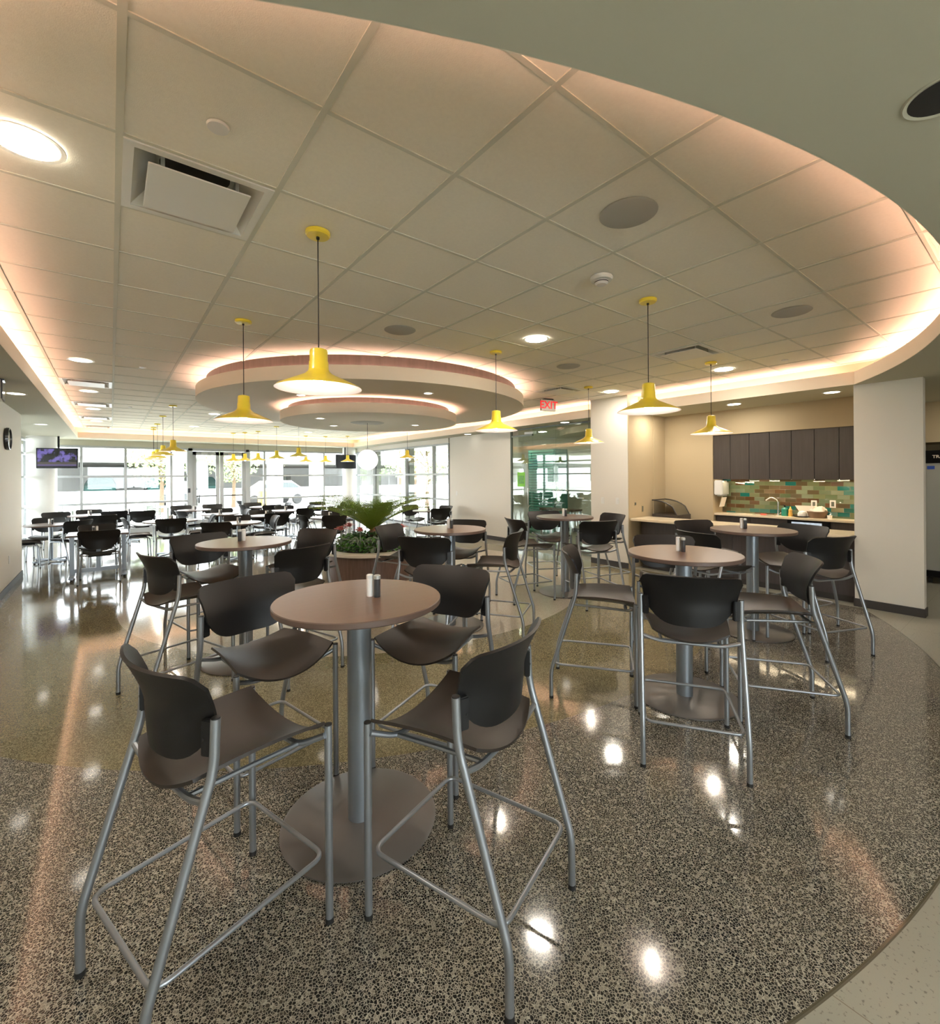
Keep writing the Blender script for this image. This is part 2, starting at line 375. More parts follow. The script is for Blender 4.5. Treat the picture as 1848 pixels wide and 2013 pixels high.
for i in range(n):
    j = (i + 1) % n
    fs += [(i, j, n + j, n + i), (2 * n + i, 3 * n + i, 3 * n + j, 2 * n + j), (i, 2 * n + i, 2 * n + j, j), (n + i, n + j, 3 * n + j, 3 * n + i)]
f_.add(vs, fs).build('trim_1', 'fascia_paint', kind='structure', smooth=30)

def led(name, loop, wd, z, m, label, group):
    L0 = loop; b = MB(); n = len(L0)
    for i in range(n - 1):
        p, q = Vector(L0[i]), Vector(L0[i + 1]); d = (q - p).normalized(); nn = Vector((-d.y, d.x)) * wd / 2
        b.add([(*(p + nn), z), (*(p - nn), z), (*(q - nn), z), (*(q + nn), z), (*(p + nn), z - .012), (*(p - nn), z - .012), (*(q - nn), z - .012), (*(q + nn), z - .012)],
              [(0, 1, 2, 3), (7, 6, 5, 4), (0, 4, 5, 1), (1, 5, 6, 2), (2, 6, 7, 3), (3, 7, 4, 0)])
    return b.build(name, m, label=label, cat='light strip', group=group)
ZL = LIP - .03
lp = room_loop(.12)
led('cove_light', [(XL - .12, 16.3), *lp[1:3]][0:2], .03, ZL, 'cove_led', 'warm cove light strip running along the left straight soffit', 'cove light strips')
led('cove_light', lp[1:-1], .03, ZL, 'cove_led', 'warm cove light strip hidden in the curved soffit around the bar tables', 'cove light strips')
led('cove_light', [(XR + .12, 1.75), (XR + .12, 4.58)], .03, ZL, 'cove_led', 'warm cove light strip above the kitchenette counter', 'cove light strips')
led('cove_light', [(XR + .12, 5.41), (XR + .12, 16.3)], .03, ZL, 'cove_led', 'warm cove light strip on the right above the glass door and side windows', 'cove light strips')
led('cove_light', [(XR, YF + .12), (XL, YF + .12)], .03, ZL, 'cove_led', 'warm cove light strip above the far window wall', 'cove light strips')

# walls
def wallbox(name, x0, x1, y0, y1, z0=0, z1=SOFF, m='wall_paint'): return MB().box(x0, x1, y0, y1, z0, z1).build(name, m, kind='structure')
wallbox('wall_left', WL - .15, WL, FY0, 10.85)
wallbox('wall_back', FX0, FX1, FY0 - .15, FY0, 0, .85); wallbox('wall_back_left', FX0, -1.2, FY0 - .15, FY0, .85); wallbox('wall_back_right', 2.6, FX1, FY0 - .15, FY0, .85); wallbox('wall_back_head', -1.2, 2.6, FY0 - .15, FY0, 2.4)
wallbox('wall_right', XW, XW + .2, 8.15, 10.78)
wallbox('wall_right_pier', 7.12, 8.05, 4.62, 5.40, 0, CEIL)
wallbox('wall_kitchen_side', 7.92, 8.9, 4.60, 4.75, m='tan_paint')
pt = MB().box(7.135, 8.0, 4.612, 4.622, 0, SOFF).build('wall_pier_side', 'tan_paint', kind='structure')
wallbox('wall_column', 7.28, 7.42, .93, 1.55)
wallbox('wall_kitchen_right', 7.42, 9.2, 1.36, 1.50, m='tan_paint')
KX = 8.35                                    # face of the upper cabinets
wallbox('wall_kitchen_back', KX + .36, KX + .5, 1.4, 4.7, m='tan_paint')
wallbox('wall_kitchen_bulkhead', KX - .02, KX + .37, 1.5, 3.72, 2.325, SOFF, 'tan_paint')
wallbox('wall_kitchen_jog', KX - .02, KX + .37, 3.72, 4.66, m='tan_paint')
wallbox('wall_hall', 10.9, 11.05, FY0, 3.0, m='tan_paint')
wallbox('wall_hall_bulkhead', 10.0, 10.9, -1.0, 1.36, 2.12, SOFF, 'tan_paint')
wallbox('wall_hall_side', 9.2, 10.9, 1.36, 1.5, m='tan_paint')
# room behind the glass storefront
wallbox('wall_office_back', 10.6, 10.7, 4.8, 10.8)
wallbox('wall_office_side', XW + .2, 10.7, 10.78, 10.9)
wallbox('wall_office_near', 8.05, 10.7, 5.3, 5.40)
# base boards
def base(name, x0, x1, y0, y1): MB().box(x0, x1, y0, y1, 0, .10).build(name, 'base_rubber', kind='structure', bevel=.003)
base('baseboard_left', WL, WL + .012, FY0, 10.86); base('baseboard_left_end', WL - .15, WL, 10.85, 10.862)
base('baseboard_right', XW - .012, XW, 8.15, 10.78)
base('baseboard_pier', 7.108, 7.12, 4.61, 5.41)
base('baseboard_column', 7.268, 7.28, .92, 1.56); base('baseboard_column_end', 7.27, 7.43, .918, .93)
base('baseboard_office', 10.58, 10.6, 5.4, 10.78)

# ------------------------------------------------------------------ far window wall (y = YW), right window wall (x = XW), left window wall
HEAD, T1_, T2_, SILL = 2.52, 1.69, .90, .12
def ux(u, Y):  # where a pixel column meets the plane y = Y
    x3 = (u - CX) / FPX; a = x3 * cos(YAW) + sin(YAW); b = -x3 * sin(YAW) + cos(YAW); return a / b * Y
MX = [-1.75, ux(160, YW), ux(247, YW), ux(337, YW), ux(370, YW)]
MR = [ux(490, YW), ux(520, YW), ux(637, YW), XW]
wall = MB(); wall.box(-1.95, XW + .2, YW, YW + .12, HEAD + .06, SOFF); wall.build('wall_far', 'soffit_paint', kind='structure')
def window(name, axis, c, cuts, z0, z1, bars, fr='alu_white', wd=.06, dp=.11):
    """a run of glazing: mullions at cuts, bars at heights; frame one mesh, each pane its own part"""
    m = MB()
    def bx(a0, a1, z_0, z_1, d0, d1):
        if axis == 'x': m.box(a0, a1, c + d0, c + d1, z_0, z_1)
        else: m.box(c + d0, c + d1, a0, a1, z_0, z_1)
    for x in cuts: bx(x - wd / 2, x + wd / 2, z0, z1, -dp / 2, dp / 2)
    for z in (z0, z1, *bars): bx(cuts[0], cuts[-1], z - wd / 2, z + wd / 2, -dp / 2 + .005, dp / 2 - .005)
    o = m.build(name, fr, kind='structure', bevel=.004)
    zs = [z0, *sorted(bars), z1]
    for i in range(len(cuts) - 1):
        p = MB(); a0, a1 = cuts[i] + wd / 2, cuts[i + 1] - wd / 2
        for k in range(len(zs) - 1):
            q0, q1 = zs[k] + wd / 2, zs[k + 1] - wd / 2
            if axis == 'x': p.box(a0, a1, c - .004, c + .004, q0, q1)
            else: p.box(c - .004, c + .004, a0, a1, q0, q1)
        p.build('pane', 'window_glass', parent=o)
    return o
window('window_1', 'x', YW + .03, MX, SILL, HEAD + .03, (T1_, T2_))
window('window_2', 'x', YW + .03, MR, SILL, HEAD + .03, (T1_, T2_))
def uy(u, X):
    x3 = (u - CX) / FPX; a = x3 * cos(YAW) + sin(YAW); b = -x3 * sin(YAW) + cos(YAW); return b / a * X
RY = [uy(882, XW), uy(851, XW), uy(797, XW), uy(733, XW), YW]
wr = window('window_3', 'y', XW + .05, RY, SILL, HEAD + .05, (T1_, .95), wd=.055)
for y, d in ((RY[0] + .02, .16), (RY[2], .15), (RY[3], .15)):
    MB().box(XW + .12, XW + .30, y - d / 2, y + d / 2, 0, SOFF).build('mullion_cap', 'alu_dark', parent=wr)
wallbox('wall_right_head', XW, XW + .2, RY[0], YW, HEAD + .09, SOFF)
window('window_fill', 'x', FY0 - .08, [-1.2, .7, 2.6], .88, 2.37, ())  # unseen window behind the camera, added to let in daylight fill
window('window_4', 'y', -1.80, [10.85, 12.6, 14.3, 15.8, YW], SILL, SOFF - .06, (T1_, 2.3, T2_))
wallbox('wall_left_return', -1.85, WL - .15, 10.80, 10.85)
for nm, a in (('window_sill_far', (-1.8, ux(370, YW), YW - .03, YW + .1)), ('window_sill_far_right', (ux(490, YW), XW, YW - .03, YW + .1)), ('window_sill_side', (XW, XW + .12, RY[0], YW)), ('window_sill_left', (-1.86, -1.74, 10.85, YW))):
    MB().box(*a, 0, SILL).build('trim_' + nm.split('_', 1)[1], 'alu_white', kind='structure')

# double glass entrance doors
DX0, DX1 = ux(370, YW), ux(490, YW); DM = (DX0 + DX1) / 2
fr = MB(); 
for x in (DX0 + .05, DX1 - .05): fr.box(x - .07, x + .07, YW - .04, YW + .12, 0, HEAD + .06)
fr.box(DX0, DX1, YW - .04, YW + .12, HEAD - .02, HEAD + .06); d0 = fr.build('door_1', 'alu_white', kind='structure', bevel=.004)
for k, (a0, a1) in enumerate(((DX0 + .12, DM - .006), (DM + .006, DX1 - .12))):
    m = MB(); y0, y1 = YW, YW + .05
    for x in (a0, a1 - .11): m.box(x, x + .11, y0, y1, .02, HEAD - .03)
    m.box(a0, a1, y0, y1, .02, .28); m.box(a0, a1, y0, y1, HEAD - .15, HEAD - .03)
    lf = m.build('door_leaf', 'alu_white', parent=d0, bevel=.003)
    MB().box(a0 + .11, a1 - .11, YW + .02, YW + .028, .28, HEAD - .15).build('pane', 'window_glass', parent=lf)
    MB().box(a0 + .1, a1 - .1, YW - .05, YW - .025, 1.02, 1.06).build('push_bar', 'chrome', parent=lf, bevel=.004)
    MB().box(a0 + .25, a1 - .35, YW - .07, YW, HEAD - .13, HEAD - .06).build('closer', 'stainless', parent=lf, bevel=.004)
tag(MB().box(DX0 - .02, DX0 + .05, YW - .07, YW - .045, 1.16, 1.30).build('card_reader', 'car_dark'), 'small dark card reader on the frame left of the entrance doors', 'card reader')

# frameless glass storefront with door, right wall
gx = XW - .06; GY0, GY1, GD = 5.42, 8.14, 7.42
sf = MB().box(gx - .02, gx + .03, GY0, GY1, 0, .03).box(gx - .02, gx + .03, GY0, GY1, SOFF - .03, SOFF).box(gx - .025, gx + .035, GY1 - .03, GY1, 0, SOFF).build('door_2', 'alu_dark', kind='structure')
for y0, y1 in ((GY0, 6.72), (6.725, GD)): MB().box(gx, gx + .012, y0, y1, .03, SOFF - .03).build('glass_panel', 'door_glass', parent=sf)
MB().box(gx, gx + .012, GD + .006, GY1 - .035, .02, 2.56).build('glass_door', 'door_glass', parent=sf)
MB().box(gx - .015, gx + .028, GD, GY1 - .03, 2.56, 2.60).box(gx - .015, gx + .028, GD, GY1 - .03, 0.02, .10).build('door_rail', 'alu_dark', parent=sf)
MB().tube([(gx - .05, GD + .10, .9), (gx - .05, GD + .10, 1.35)], .012).box(gx - .05, gx, GD + .09, GD + .11, .93, .95).box(gx - .05, gx, GD + .09, GD + .11, 1.30, 1.32).build('door_handle', 'chrome', parent=sf)
MB().box(gx + .03, gx + .09, GD - .1, GD + .3, 2.60, 2.66).build('door_closer', 'stainless', parent=sf, bevel=.005)
po = MB().box(gx - .004, gx - .001, 7.67, 7.92, 1.38, 1.72).build('notice', 'poster'); tag(po, 'bright green notice taped to the glass door', 'notice')
MB().box(gx - .006, gx - .004, 7.70, 7.89, 1.45, 1.64).build('text_block', 'leaf_green', parent=po)
# louvred teal cabinet, console and vase in the room behind the glass
t = empty('louvred_cabinet', (9.6, 8.75, 0), 0, 'teal louvred cabinet standing behind the glass storefront', 'cabinet')
MB().box(-.25, .25, -.5, .5, 0, 2.35).build('body', 'teal_dark', parent=t)
for k in range(30): MB().box(-.285, -.25, -.44, .44, .10 + k * .075, .15 + k * .075).build('slat', 'teal', parent=t) if k < 1 else None
lv = MB()
for k in range(1, 30): lv.box(-.285, -.25, -.44, .44, .10 + k * .075, .15 + k * .075)
lv.build('louvres', 'teal', parent=t)
t = empty('console_table', (8.5, 7.35, 0), 0, 'narrow console table behind the glass storefront carrying a flower vase', 'table')
MB().box(-.2, .2, -.5, .5, .80, .84).build('tabletop', 'laminate', parent=t, bevel=.004)
for sx in (-.17, .17):
    for sy in (-.46, .46): MB().box(sx - .02, sx + .02, sy - .02, sy + .02, 0, .80).build('leg', 'tube_silver', parent=t)
t = empty('flower_vase', (8.5, 7.42, .84), 0, 'clear vase of white flowers on the console behind the storefront glass', 'vase')
MB().lathe([(.0001, 0), (.07, 0), (.09, .10), (.06, .24), (.08, .34)], 20).build('vase_body', 'clear_glass', parent=t)
random.seed(3); fl = MB(); st = MB()
for k in range(26):
    a = random.random() * 6.28; rr = random.random() * .2; zz = .42 + random.random() * .22
    fl.lathe([(.0001, -.02), (.03, -.012), (.035, .01), (.0001, .025)], 7, (rr * cos(a), rr * sin(a), zz)); st.tube([(0, 0, .1), (rr * cos(a), rr * sin(a), zz)], .003, 4)
fl.build('blossoms', 'tissue_white', parent=t); st.build('stems', 'leaf_green', parent=t)

# ------------------------------------------------------------------ ceiling discs
def disc(name, z0, z1, R, zt, Rn, label, led_label):
    t = empty(name, (CC[0], CC[1], z0), 0, label, 'ceiling canopy')
    MB().lathe([(.0001, 0), (R, 0), (R, z1 - z0), (R - .025, z1 - z0), (R - .025, .03), (.0001, .03)], 128).build('drum', 'fascia_paint', parent=t, smooth=30)
    MB().lathe([(Rn, .03), (Rn, zt - z0)], 128).build('neck', 'neck_wood', parent=t)
    q = z1 - z0 - .032; MB().lathe([(Rn + .035, q), (Rn + .06, q), (Rn + .06, q + .012), (Rn + .035, q + .012)], 128, close=True).build('light_ring', 'disc_led', parent=t)
    return t
disc('ceiling_canopy', SOFF, LIP, 2.50, CEIL, 2.37, 'large round cream ceiling canopy with brown neck and glowing edge', '')
disc('ceiling_canopy', 2.52, 2.655, 1.40, SOFF, 1.28, 'small round canopy hung under the centre of the large one', '')

# ------------------------------------------------------------------ ceiling fittings
def downlight(x, y, z, R, label, lens='lens', group='recessed downlights'):
    t = empty('downlight', (x, y, z), 0, label, 'downlight', group)
    MB().lathe([(R, -.001), (R + .022, -.004), (R + .024, -.001), (R + .024, .0), (R, .0)], 32).build('trim_ring', 'white_enamel', parent=t)
    MB().lathe([(.0001, -.0025), (R, -.0025)], 32).build('lens', lens, parent=t)
    return t
for x, y, lab in [(9.3, 6.6, 'downlight added to light the room behind the glass storefront, near one'), (9.0, 9.4, 'downlight added to light the room behind the glass storefront, far one'), (8.6, 8.0, 'downlight added to light the room behind the glass storefront, nearest its door')]: downlight(x, y, CEIL - .3025, .10, lab, 'lens', 'downlights added behind the storefront')  # lamps added to brighten the dark room behind the glass
for x, y, lab in [(-.27, 2.61, 'large lit downlight at the left edge above the nearest tables'), (3.42, 3.26, 'lit downlight in the tiles between the two right pendant rows'),
    (-.27, 7.05, 'lit downlight on the left past the big air diffuser'), (6.43, 2.72, 'lit downlight by the cove in front of the kitchenette'), (6.60, 4.59, 'lit downlight near the white pier'),
    (-.27, 9.5, 'lit downlight between the first and second left slot diffusers'), (-.27, 11.9, 'lit downlight between the second and third left slot diffusers'), (-.27, 14.4, 'lit downlight before the last left slot diffuser'),
    (6.43, 8.0, 'lit downlight near the side windows beyond the large canopy'), (6.43, 11.0, 'lit downlight above the tables by the side windows'), (1.8, 11.4, 'lit downlight beyond the canopy over the left dining tables'), (4.9, 11.4, 'lit downlight beyond the canopy over the right dining tables'), (4.9, 14.5, 'lit downlight near the far windows on the right'), (1.8, 14.5, 'lit downlight near the entrance doors')]:
    downlight(x, y, CEIL - .0045, .105, lab, 'lens_dim' if x < 0 and y > 5 or y > 10 else 'lens')
for x, y, z, lab in [(4.36, 6.35, SOFF, 'small downlight on the right underside of the large canopy'), (3.30, 5.10, SOFF, 'small downlight on the near underside of the large canopy'), (2.0, 6.2, SOFF, 'small downlight on the left underside of the large canopy'), (2.5, 8.6, SOFF, 'small downlight on the far underside of the large canopy'),
    (2.46, 6.75, 2.52, 'small downlight at the left of the small canopy'), (4.10, 6.75, 2.52, 'small downlight at the right of the small canopy'), (3.0, 7.6, 2.52, 'small downlight at the far side of the small canopy')]:
    downlight(x, y, z - .001, .05, lab, 'lens_dim', 'canopy downlights')
for x, y, lab in [(7.66, 1.86, 'soffit downlight over the right end of the peninsula counter'), (7.70, 3.11, 'soffit downlight over the middle of the peninsula counter'), (7.45, 6.3, 'soffit downlight in front of the glass storefront'), (7.45, 9.6, 'soffit downlight in front of the blank white wall'), (7.60, 4.25, 'soffit downlight washing the tan side of the pier'),
    (-.95, 8.2, 'soffit downlight along the left wall'), (-1.1, 12.6, 'soffit downlight near the left hanging television'), (9.3, 0.3, 'soffit downlight in the hall before the refrigerator'), (4.2, -1.6, 'unseen soffit downlight added for fill behind the camera'), (8.2, -1.6, 'unseen soffit downlight added for fill in the rear corridor on the right'), (.6, -1.6, 'unseen soffit downlight added for fill in the rear corridor on the left')]:  # the last three are unseen, added as fill from behind the view
    downlight(x, y, SOFF - .001, .085, lab, 'lens_dim' if x < 0 or 'storefront' in lab or 'camera' in lab or 'blank' in lab or 'right end' in lab else 'lens', 'soffit downlights')
# dark unlit can at the top right corner
t = empty('downlight', (1.895, .19, SOFF), 0, 'unlit dark recessed downlight cut off at the top right corner', 'downlight')
MB().lathe([(.082, -.001), (.092, -.004), (.096, -.001), (.096, 0), (.082, 0)], 40).build('trim_ring', 'soffit_paint', parent=t)
MB().lathe([(.0001, -.0015), (.082, -.0015)], 40).build('dark_mouth', 'stainless', parent=t).data.materials[0] = MATS['dark_hole']  # flat near-black disc stands in for the shade inside the can

def speaker(x, y, lab):
    t = empty('ceiling_speaker', (x, y, CEIL - .004), 0, lab, 'speaker', 'ceiling speakers')
    MB().lathe([(.0001, -.010), (.135, -.008), (.148, -.001), (.148, 0), (.0001, 0)], 40).build('grille', 'grille', parent=t)
speaker(2.168, 1.393, 'round grey ceiling speaker nearest the curved soffit'); speaker(4.606, 1.393, 'round grey ceiling speaker on the right near the cove')
speaker(2.168, 3.832, 'round grey ceiling speaker in front of the canopy on the left'); speaker(4.606, 3.832, 'round grey ceiling speaker left of the unlit exit sign side')

def diffuser(x, y, lab):
    t = empty('air_diffuser', (x, y, CEIL), 0, lab, 'air vent', 'square air diffusers'); h, k = .292, .255
    MB().prism([(-h, -h), (h, -h), (h, h), (-h, h)], -.010, -.0005, holes=[[(-k, -k), (k, -k), (k, k), (-k, k)]]).build('frame', 'white_enamel', parent=t)
    p = MB(); a, b_ = k, .17  # throat sloping up to the duct
    A = [(-a, -a), (a, -a), (a, a), (-a, a)]; B = [(-b_, -b_), (b_, -b_), (b_, b_), (-b_, b_)]
    p.add([(x_, y_, -.004) for x_, y_ in A] + [(x_, y_, .085) for x_, y_ in B] + [(x_, y_, .12) for x_, y_ in B], [(i, (i + 1) % 4, 4 + (i + 1) % 4, 4 + i) for i in range(4)] + [(4 + i, 4 + (i + 1) % 4, 8 + (i + 1) % 4, 8 + i) for i in range(4)] + [(8, 9, 10, 11)])
    p.build('throat', 'white_enamel', parent=t)
    MB().lathe([(.0001, .118), (.15, .118)], 32).build('duct_opening', 'dark_hole', parent=t)
    MB().box(-.205, .205, -.205, .205, -.026, -.020).build('plaque', 'white_enamel', parent=t, bevel=.002)
    br = MB()
    for sx in (-.15, .15):
        for sy in (-.17, .17): br.box(sx - .008, sx + .008, sy - .004, sy + .004, -.020, .09)
    br.build('bracket', 'stainless', parent=t)
for v_ in VENTS: diffuser(*v_)

def cap_disc(x, y, r, lab):
    tag(MB().lathe([(.0001, -.010), (r, -.009), (r + .003, 0), (.0001, 0)], 28).build('sprinkler_cover', 'white_plastic', loc=(x, y, CEIL - .004)), lab, 'sprinkler cover', 'sprinkler covers')
cap_disc(.34, 2.03, .038, 'flat round sprinkler cover above the big air diffuser'); cap_disc(.32, 7.05, .035, 'flat round sprinkler cover left of the canopy')
cap_disc(6.50, 2.04, .035, 'flat round sprinkler cover near the right cove'); cap_disc(.30, 11.2, .035, 'flat round sprinkler cover far on the left')
t = empty('smoke_detector', (2.71, 1.955, CEIL - .005), 0, 'white smoke detector on the ceiling tiles left of the right pendant', 'smoke detector')
MB().lathe([(.075, 0), (.078, -.012), (.070, -.028), (.0001, -.03)], 36).build('base', 'white_enamel', parent=t)
MB().lathe([(.046, -.03), (.046, -.045), (.034, -.056), (.0001, -.058)], 30).build('sensor_head', 'white_plastic', parent=t)
MB().lathe([(.0471, -.036), (.0471, -.042)], 30).build('sensor_slot', 'dark_hole', parent=t)

# exit signs
def letters(parent, txt, size, loc, rot, m, ext=.002):
    cu = bpy.data.curves.new('letters', 'FONT'); cu.body = txt; cu.size = size; cu.extrude = ext; cu.align_x = 'CENTER'; cu.align_y = 'CENTER'; cu.offset = size * .02
    o = bpy.data.objects.new('letters', cu); COL.objects.link(o); dg = bpy.context.evaluated_depsgraph_get(); me = bpy.data.meshes.new_from_object(o.evaluated_get(dg)); bpy.data.objects.remove(o)
    o = bpy.data.objects.new('lettering', me); COL.objects.link(o); me.materials.clear(); me.materials.append(MATS[m]); o.location = loc; o.rotation_euler = rot; o.parent = parent; return o
def exit_sign(x, y, ztop, rz, lab):
    t = empty('exit_sign', (x, y, ztop), rz, lab, 'exit sign')
    MB().box(-.10, .10, -.035, .035, -.018, 0).build('canopy', 'car_dark', parent=t, bevel=.003)
    MB().box(-.155, .155, -.022, .022, -.218, -.018).build('housing', 'white_plastic', parent=t, bevel=.004)
    MB().box(-.157, .157, .010, .024, -.220, -.016).build('back_plate', 'car_dark', parent=t)
    letters(t, 'EXIT', .19, (0, -.0235, -.118), (pi / 2, 0, 0), 'exit_red')
exit_sign(6.30, 5.72, CEIL - .004, radians(-12), 'lit exit sign with red EXIT letters hanging by the right cove')
exit_sign(-.95, 7.15, SOFF, radians(-86), 'exit sign on the left soffit seen nearly edge on')
# ------------------------------------------------------------------ pendant lamps
def make_pendant():
    t = empty('pendant_lamp', (0, 0, CEIL - .005))
    MB().lathe([(.0001, -.026), (.060, -.024), (.068, -.016), (.068, 0), (.0001, 0)], 32).build('ceiling_plate', 'yellow', parent=t)
    MB().tube([(0, 0, -.66), (0, 0, -.030)], .0035, 8).lathe([(.0001, -.042), (.009, -.040), (.009, -.027), (.0001, -.026)], 12).build('cord', 'cord_black', parent=t)
    z = 2.155 - CEIL + .005
    out = [(.0001, .225), (.030, .225), (.046, .218), (.049, .205), (.050, .155), (.053, .150), (.054, .108), (.060, .096), (.080, .078), (.130, .055), (.185, .030), (.228, .008), (.237, 0)]
    MB().lathe([(r, z + h) for r, h in out], 48).build('shade', 'yellow', parent=t)
    inn = [(.235, 0), (.226, .005), (.183, .026), (.128, .051), (.078, .073), (.050, .090), (.045, .13), (.0001, .13)]
    MB().lathe([(r, z + h) for r, h in inn], 48).build('inner_reflector', 'shade_white', parent=t)
    MB().lathe([(.0001, z + .115), (.018, z + .10), (.022, z + .07), (.036, z + .040), (.036, z + .022), (.022, z + .004), (.0001, z)], 20).build('bulb', 'bulb', parent=t)
    return t
PEND = [(.93, 2.57, 'yellow pendant lamp nearest the camera over the front round bar table'), (.93, 4.43, 'yellow pendant lamp over the left rear bar table, left of the canopy'),
    (3.40, 3.86, 'yellow pendant lamp over the middle bar table below the canopy edge'), (3.36, 1.99, 'yellow pendant lamp over the front right bar table'),
    (5.88, 2.64, 'yellow pendant lamp hanging in front of the kitchenette cabinets'), (5.95, 4.55, 'yellow pendant lamp beside the glass storefront'),
    (.95, 10.5, 'nearest yellow pendant of the far left row'), (.93, 12.4, 'second yellow pendant of the far left row'), (.95, 14.3, 'third yellow pendant of the far left row'), (.94, 15.4, 'fourth yellow pendant of the far left row'), (.97, 16.0, 'farthest yellow pendant of the left row'),
    (3.71, 11.7, 'nearest yellow pendant of the far middle row'), (3.62, 13.3, 'second yellow pendant of the far middle row'), (3.54, 15.0, 'third yellow pendant of the far middle row'), (3.30, 15.6, 'fourth yellow pendant of the far middle row'), (3.05, 16.0, 'farthest yellow pendant, hanging before the entrance doors'),
    (6.60, 11.3, 'nearest yellow pendant of the far right row by the side windows'), (6.45, 15.1, 'yellow pendant in front of the dark hanging television'), (5.9, 15.7, 'yellow pendant left of the dark television'), (5.25, 15.8, 'farthest yellow pendant of the right row')]
p0 = make_pendant()
for k, (x, y, lab) in enumerate(PEND):
    o = p0 if k == 0 else copy_tree(p0); o.location.x, o.location.y = x, y; tag(o, lab, 'pendant lamp', 'yellow pendant lamps')

t = empty('globe_lamp', (CC[0] - .12, CC[1] - .1, 2.52), 0, 'white opal globe lamp hanging under the small canopy', 'pendant lamp')
MB().lathe([(.0001, -.004), (.26, -.004), (.27, 0), (.0001, 0)], 48).build('ceiling_plate', 'grille', parent=t)  # darker flat disc stands in for the shaded recess in the small canopy
MB().tube([(0, 0, -.43), (0, 0, -.004)], .003, 6).build('cord', 'cord_black', parent=t)
MB().lathe([(.0001, -.415), (.028, -.42), (.03, -.44)], 20).build('cap', 'stainless', parent=t)
MB().lathe([(.165 * sin(a * pi / 24) + .0001, -.60 + .165 * cos(a * pi / 24)) for a in range(25)], 36).build('globe', 'globe', parent=t)

# ------------------------------------------------------------------ seats
def shell_grid(zb, zt, y0):
    g = []; n, m = 20, 14
    for j in range(m + 1):
        row = []
        for i in range(n + 1):
            u = -1 + 2 * i / n; a = abs(u)
            lo = zb + .115 * a ** 4.5; hi = zt - .045 * max(0, (a - .80) / .20) ** 2.2
            z = lo + (hi - lo) * j / m; hw = .222 + .052 * ((z - zb) / (zt - zb))
            if z > zt - .10: hw += .016 * ((z - zt + .10) / .10) ** 2
            lean = .80 * max(0, z - zb - .13) ** 1.45; low = .28 * max(0, zb + .10 - z) ** 1.3
            row.append((u * hw, y0 - .078 * (1 - u * u) - lean + low * .4, z))
        g.append(row)
    return g
def seat_grid(z, yr=-.15, yf=.285, wr=.205, wf=.258, dip=.048):
    g = []; n, m = 20, 16
    for j in range(m + 1):
        v = j / m; row = []
        for i in range(n + 1):
            u = -1 + 2 * i / n; q = 1 - abs(u) ** 2.1
            hw = wr + (wf - wr) * v; y = (yr - .045 * q) * (1 - v) + (yf + .030 * q) * v
            d = dip * (.75 + .55 * v) + .030 * max(0, (v - .72) / .28) ** 2 + .012 * max(0, (.2 - v) / .2) ** 2
            row.append((u * hw, y, z - d * q + .012 * sin(pi * v) * (1 - q)))
        g.append(row)
    return g
def foot(leg, x, y, r): MB().cyl(r + .0012, 0, .018, 14, (x, y)).build('foot_glide', 'black_rubber', parent=leg)
def make_stool():
    t = empty('bar_stool')
    MB().sheet(seat_grid(.742), .011).build('seat', 'seat_plastic_lit', parent=t, smooth=60)
    bk = MB().sheet(shell_grid(.775, 1.075, -.098), .011).build('backrest', 'chair_plastic', parent=t, smooth=60)
    for s in (-1, 1):
        b = MB().box(-.020, .020, -.012, .012, -.055, .055, T=Matrix.Translation((s * .243, -.121, .875)) @ Matrix.Rotation(s * .42, 4, 'Z')).build('back_bracket', 'chair_plastic', parent=t, bevel=.004)
        MB().cyl(.005, 0, .003, 10).build('screw', 'black_rubber', parent=b).matrix_local = Matrix.Translation((s * .238, -.134, .872)) @ Matrix.Rotation(pi / 2, 4, 'X')
    R = .0145
    for s in (-1, 1):
        l = MB().tube([(s * .265, .295, .006), (s * .265, .295, .733)], R, 14).build('leg', 'tube_silver', parent=t); foot(l, s * .265, .295, R)
        MB().cyl(R - .001, .731, .737, 14, (s * .265, .295)).build('end_cap', 'black_rubber', parent=l)
        p = fillet([(s * .265, -.302, .006), (s * .265, -.302, .205), (s * .268, -.118, .785), (s * .268, -.112, .935)], .05, 6)
        l = MB().tube(p, R, 14).build('leg', 'tube_silver', parent=t); foot(l, s * .265, -.302, R)
        MB().cyl(R - .001, .934, .939, 14, (s * .268, -.112)).build('end_cap', 'black_rubber', parent=l)
    ring = fillet([(-.252, .283, .25), (.252, .283, .25), (.252, -.276, .25), (-.252, -.276, .25)], .05, 6, closed=True)
    MB().tube(ring, .0085, 12, closed=True).build('footrest', 'tube_silver', parent=t)
    fr = MB()
    fr.tube(fillet([(-.265, -.145, .700), (-.17, -.145, .672), (.17, -.145, .672), (.265, -.145, .700)], .04, 5), .011, 10)
    fr.tube(fillet([(-.265, .280, .700), (-.17, .235, .655), (.17, .235, .655), (.265, .280, .700)], .05, 5), .011, 10)
    for s in (-1, 1): fr.tube(fillet([(s * .155, -.145, .675), (s * .16, .05, .668), (s * .165, .235, .658)], .05, 4), .009, 8)
    fr.build('seat_frame', 'tube_silver', parent=t)
    return t
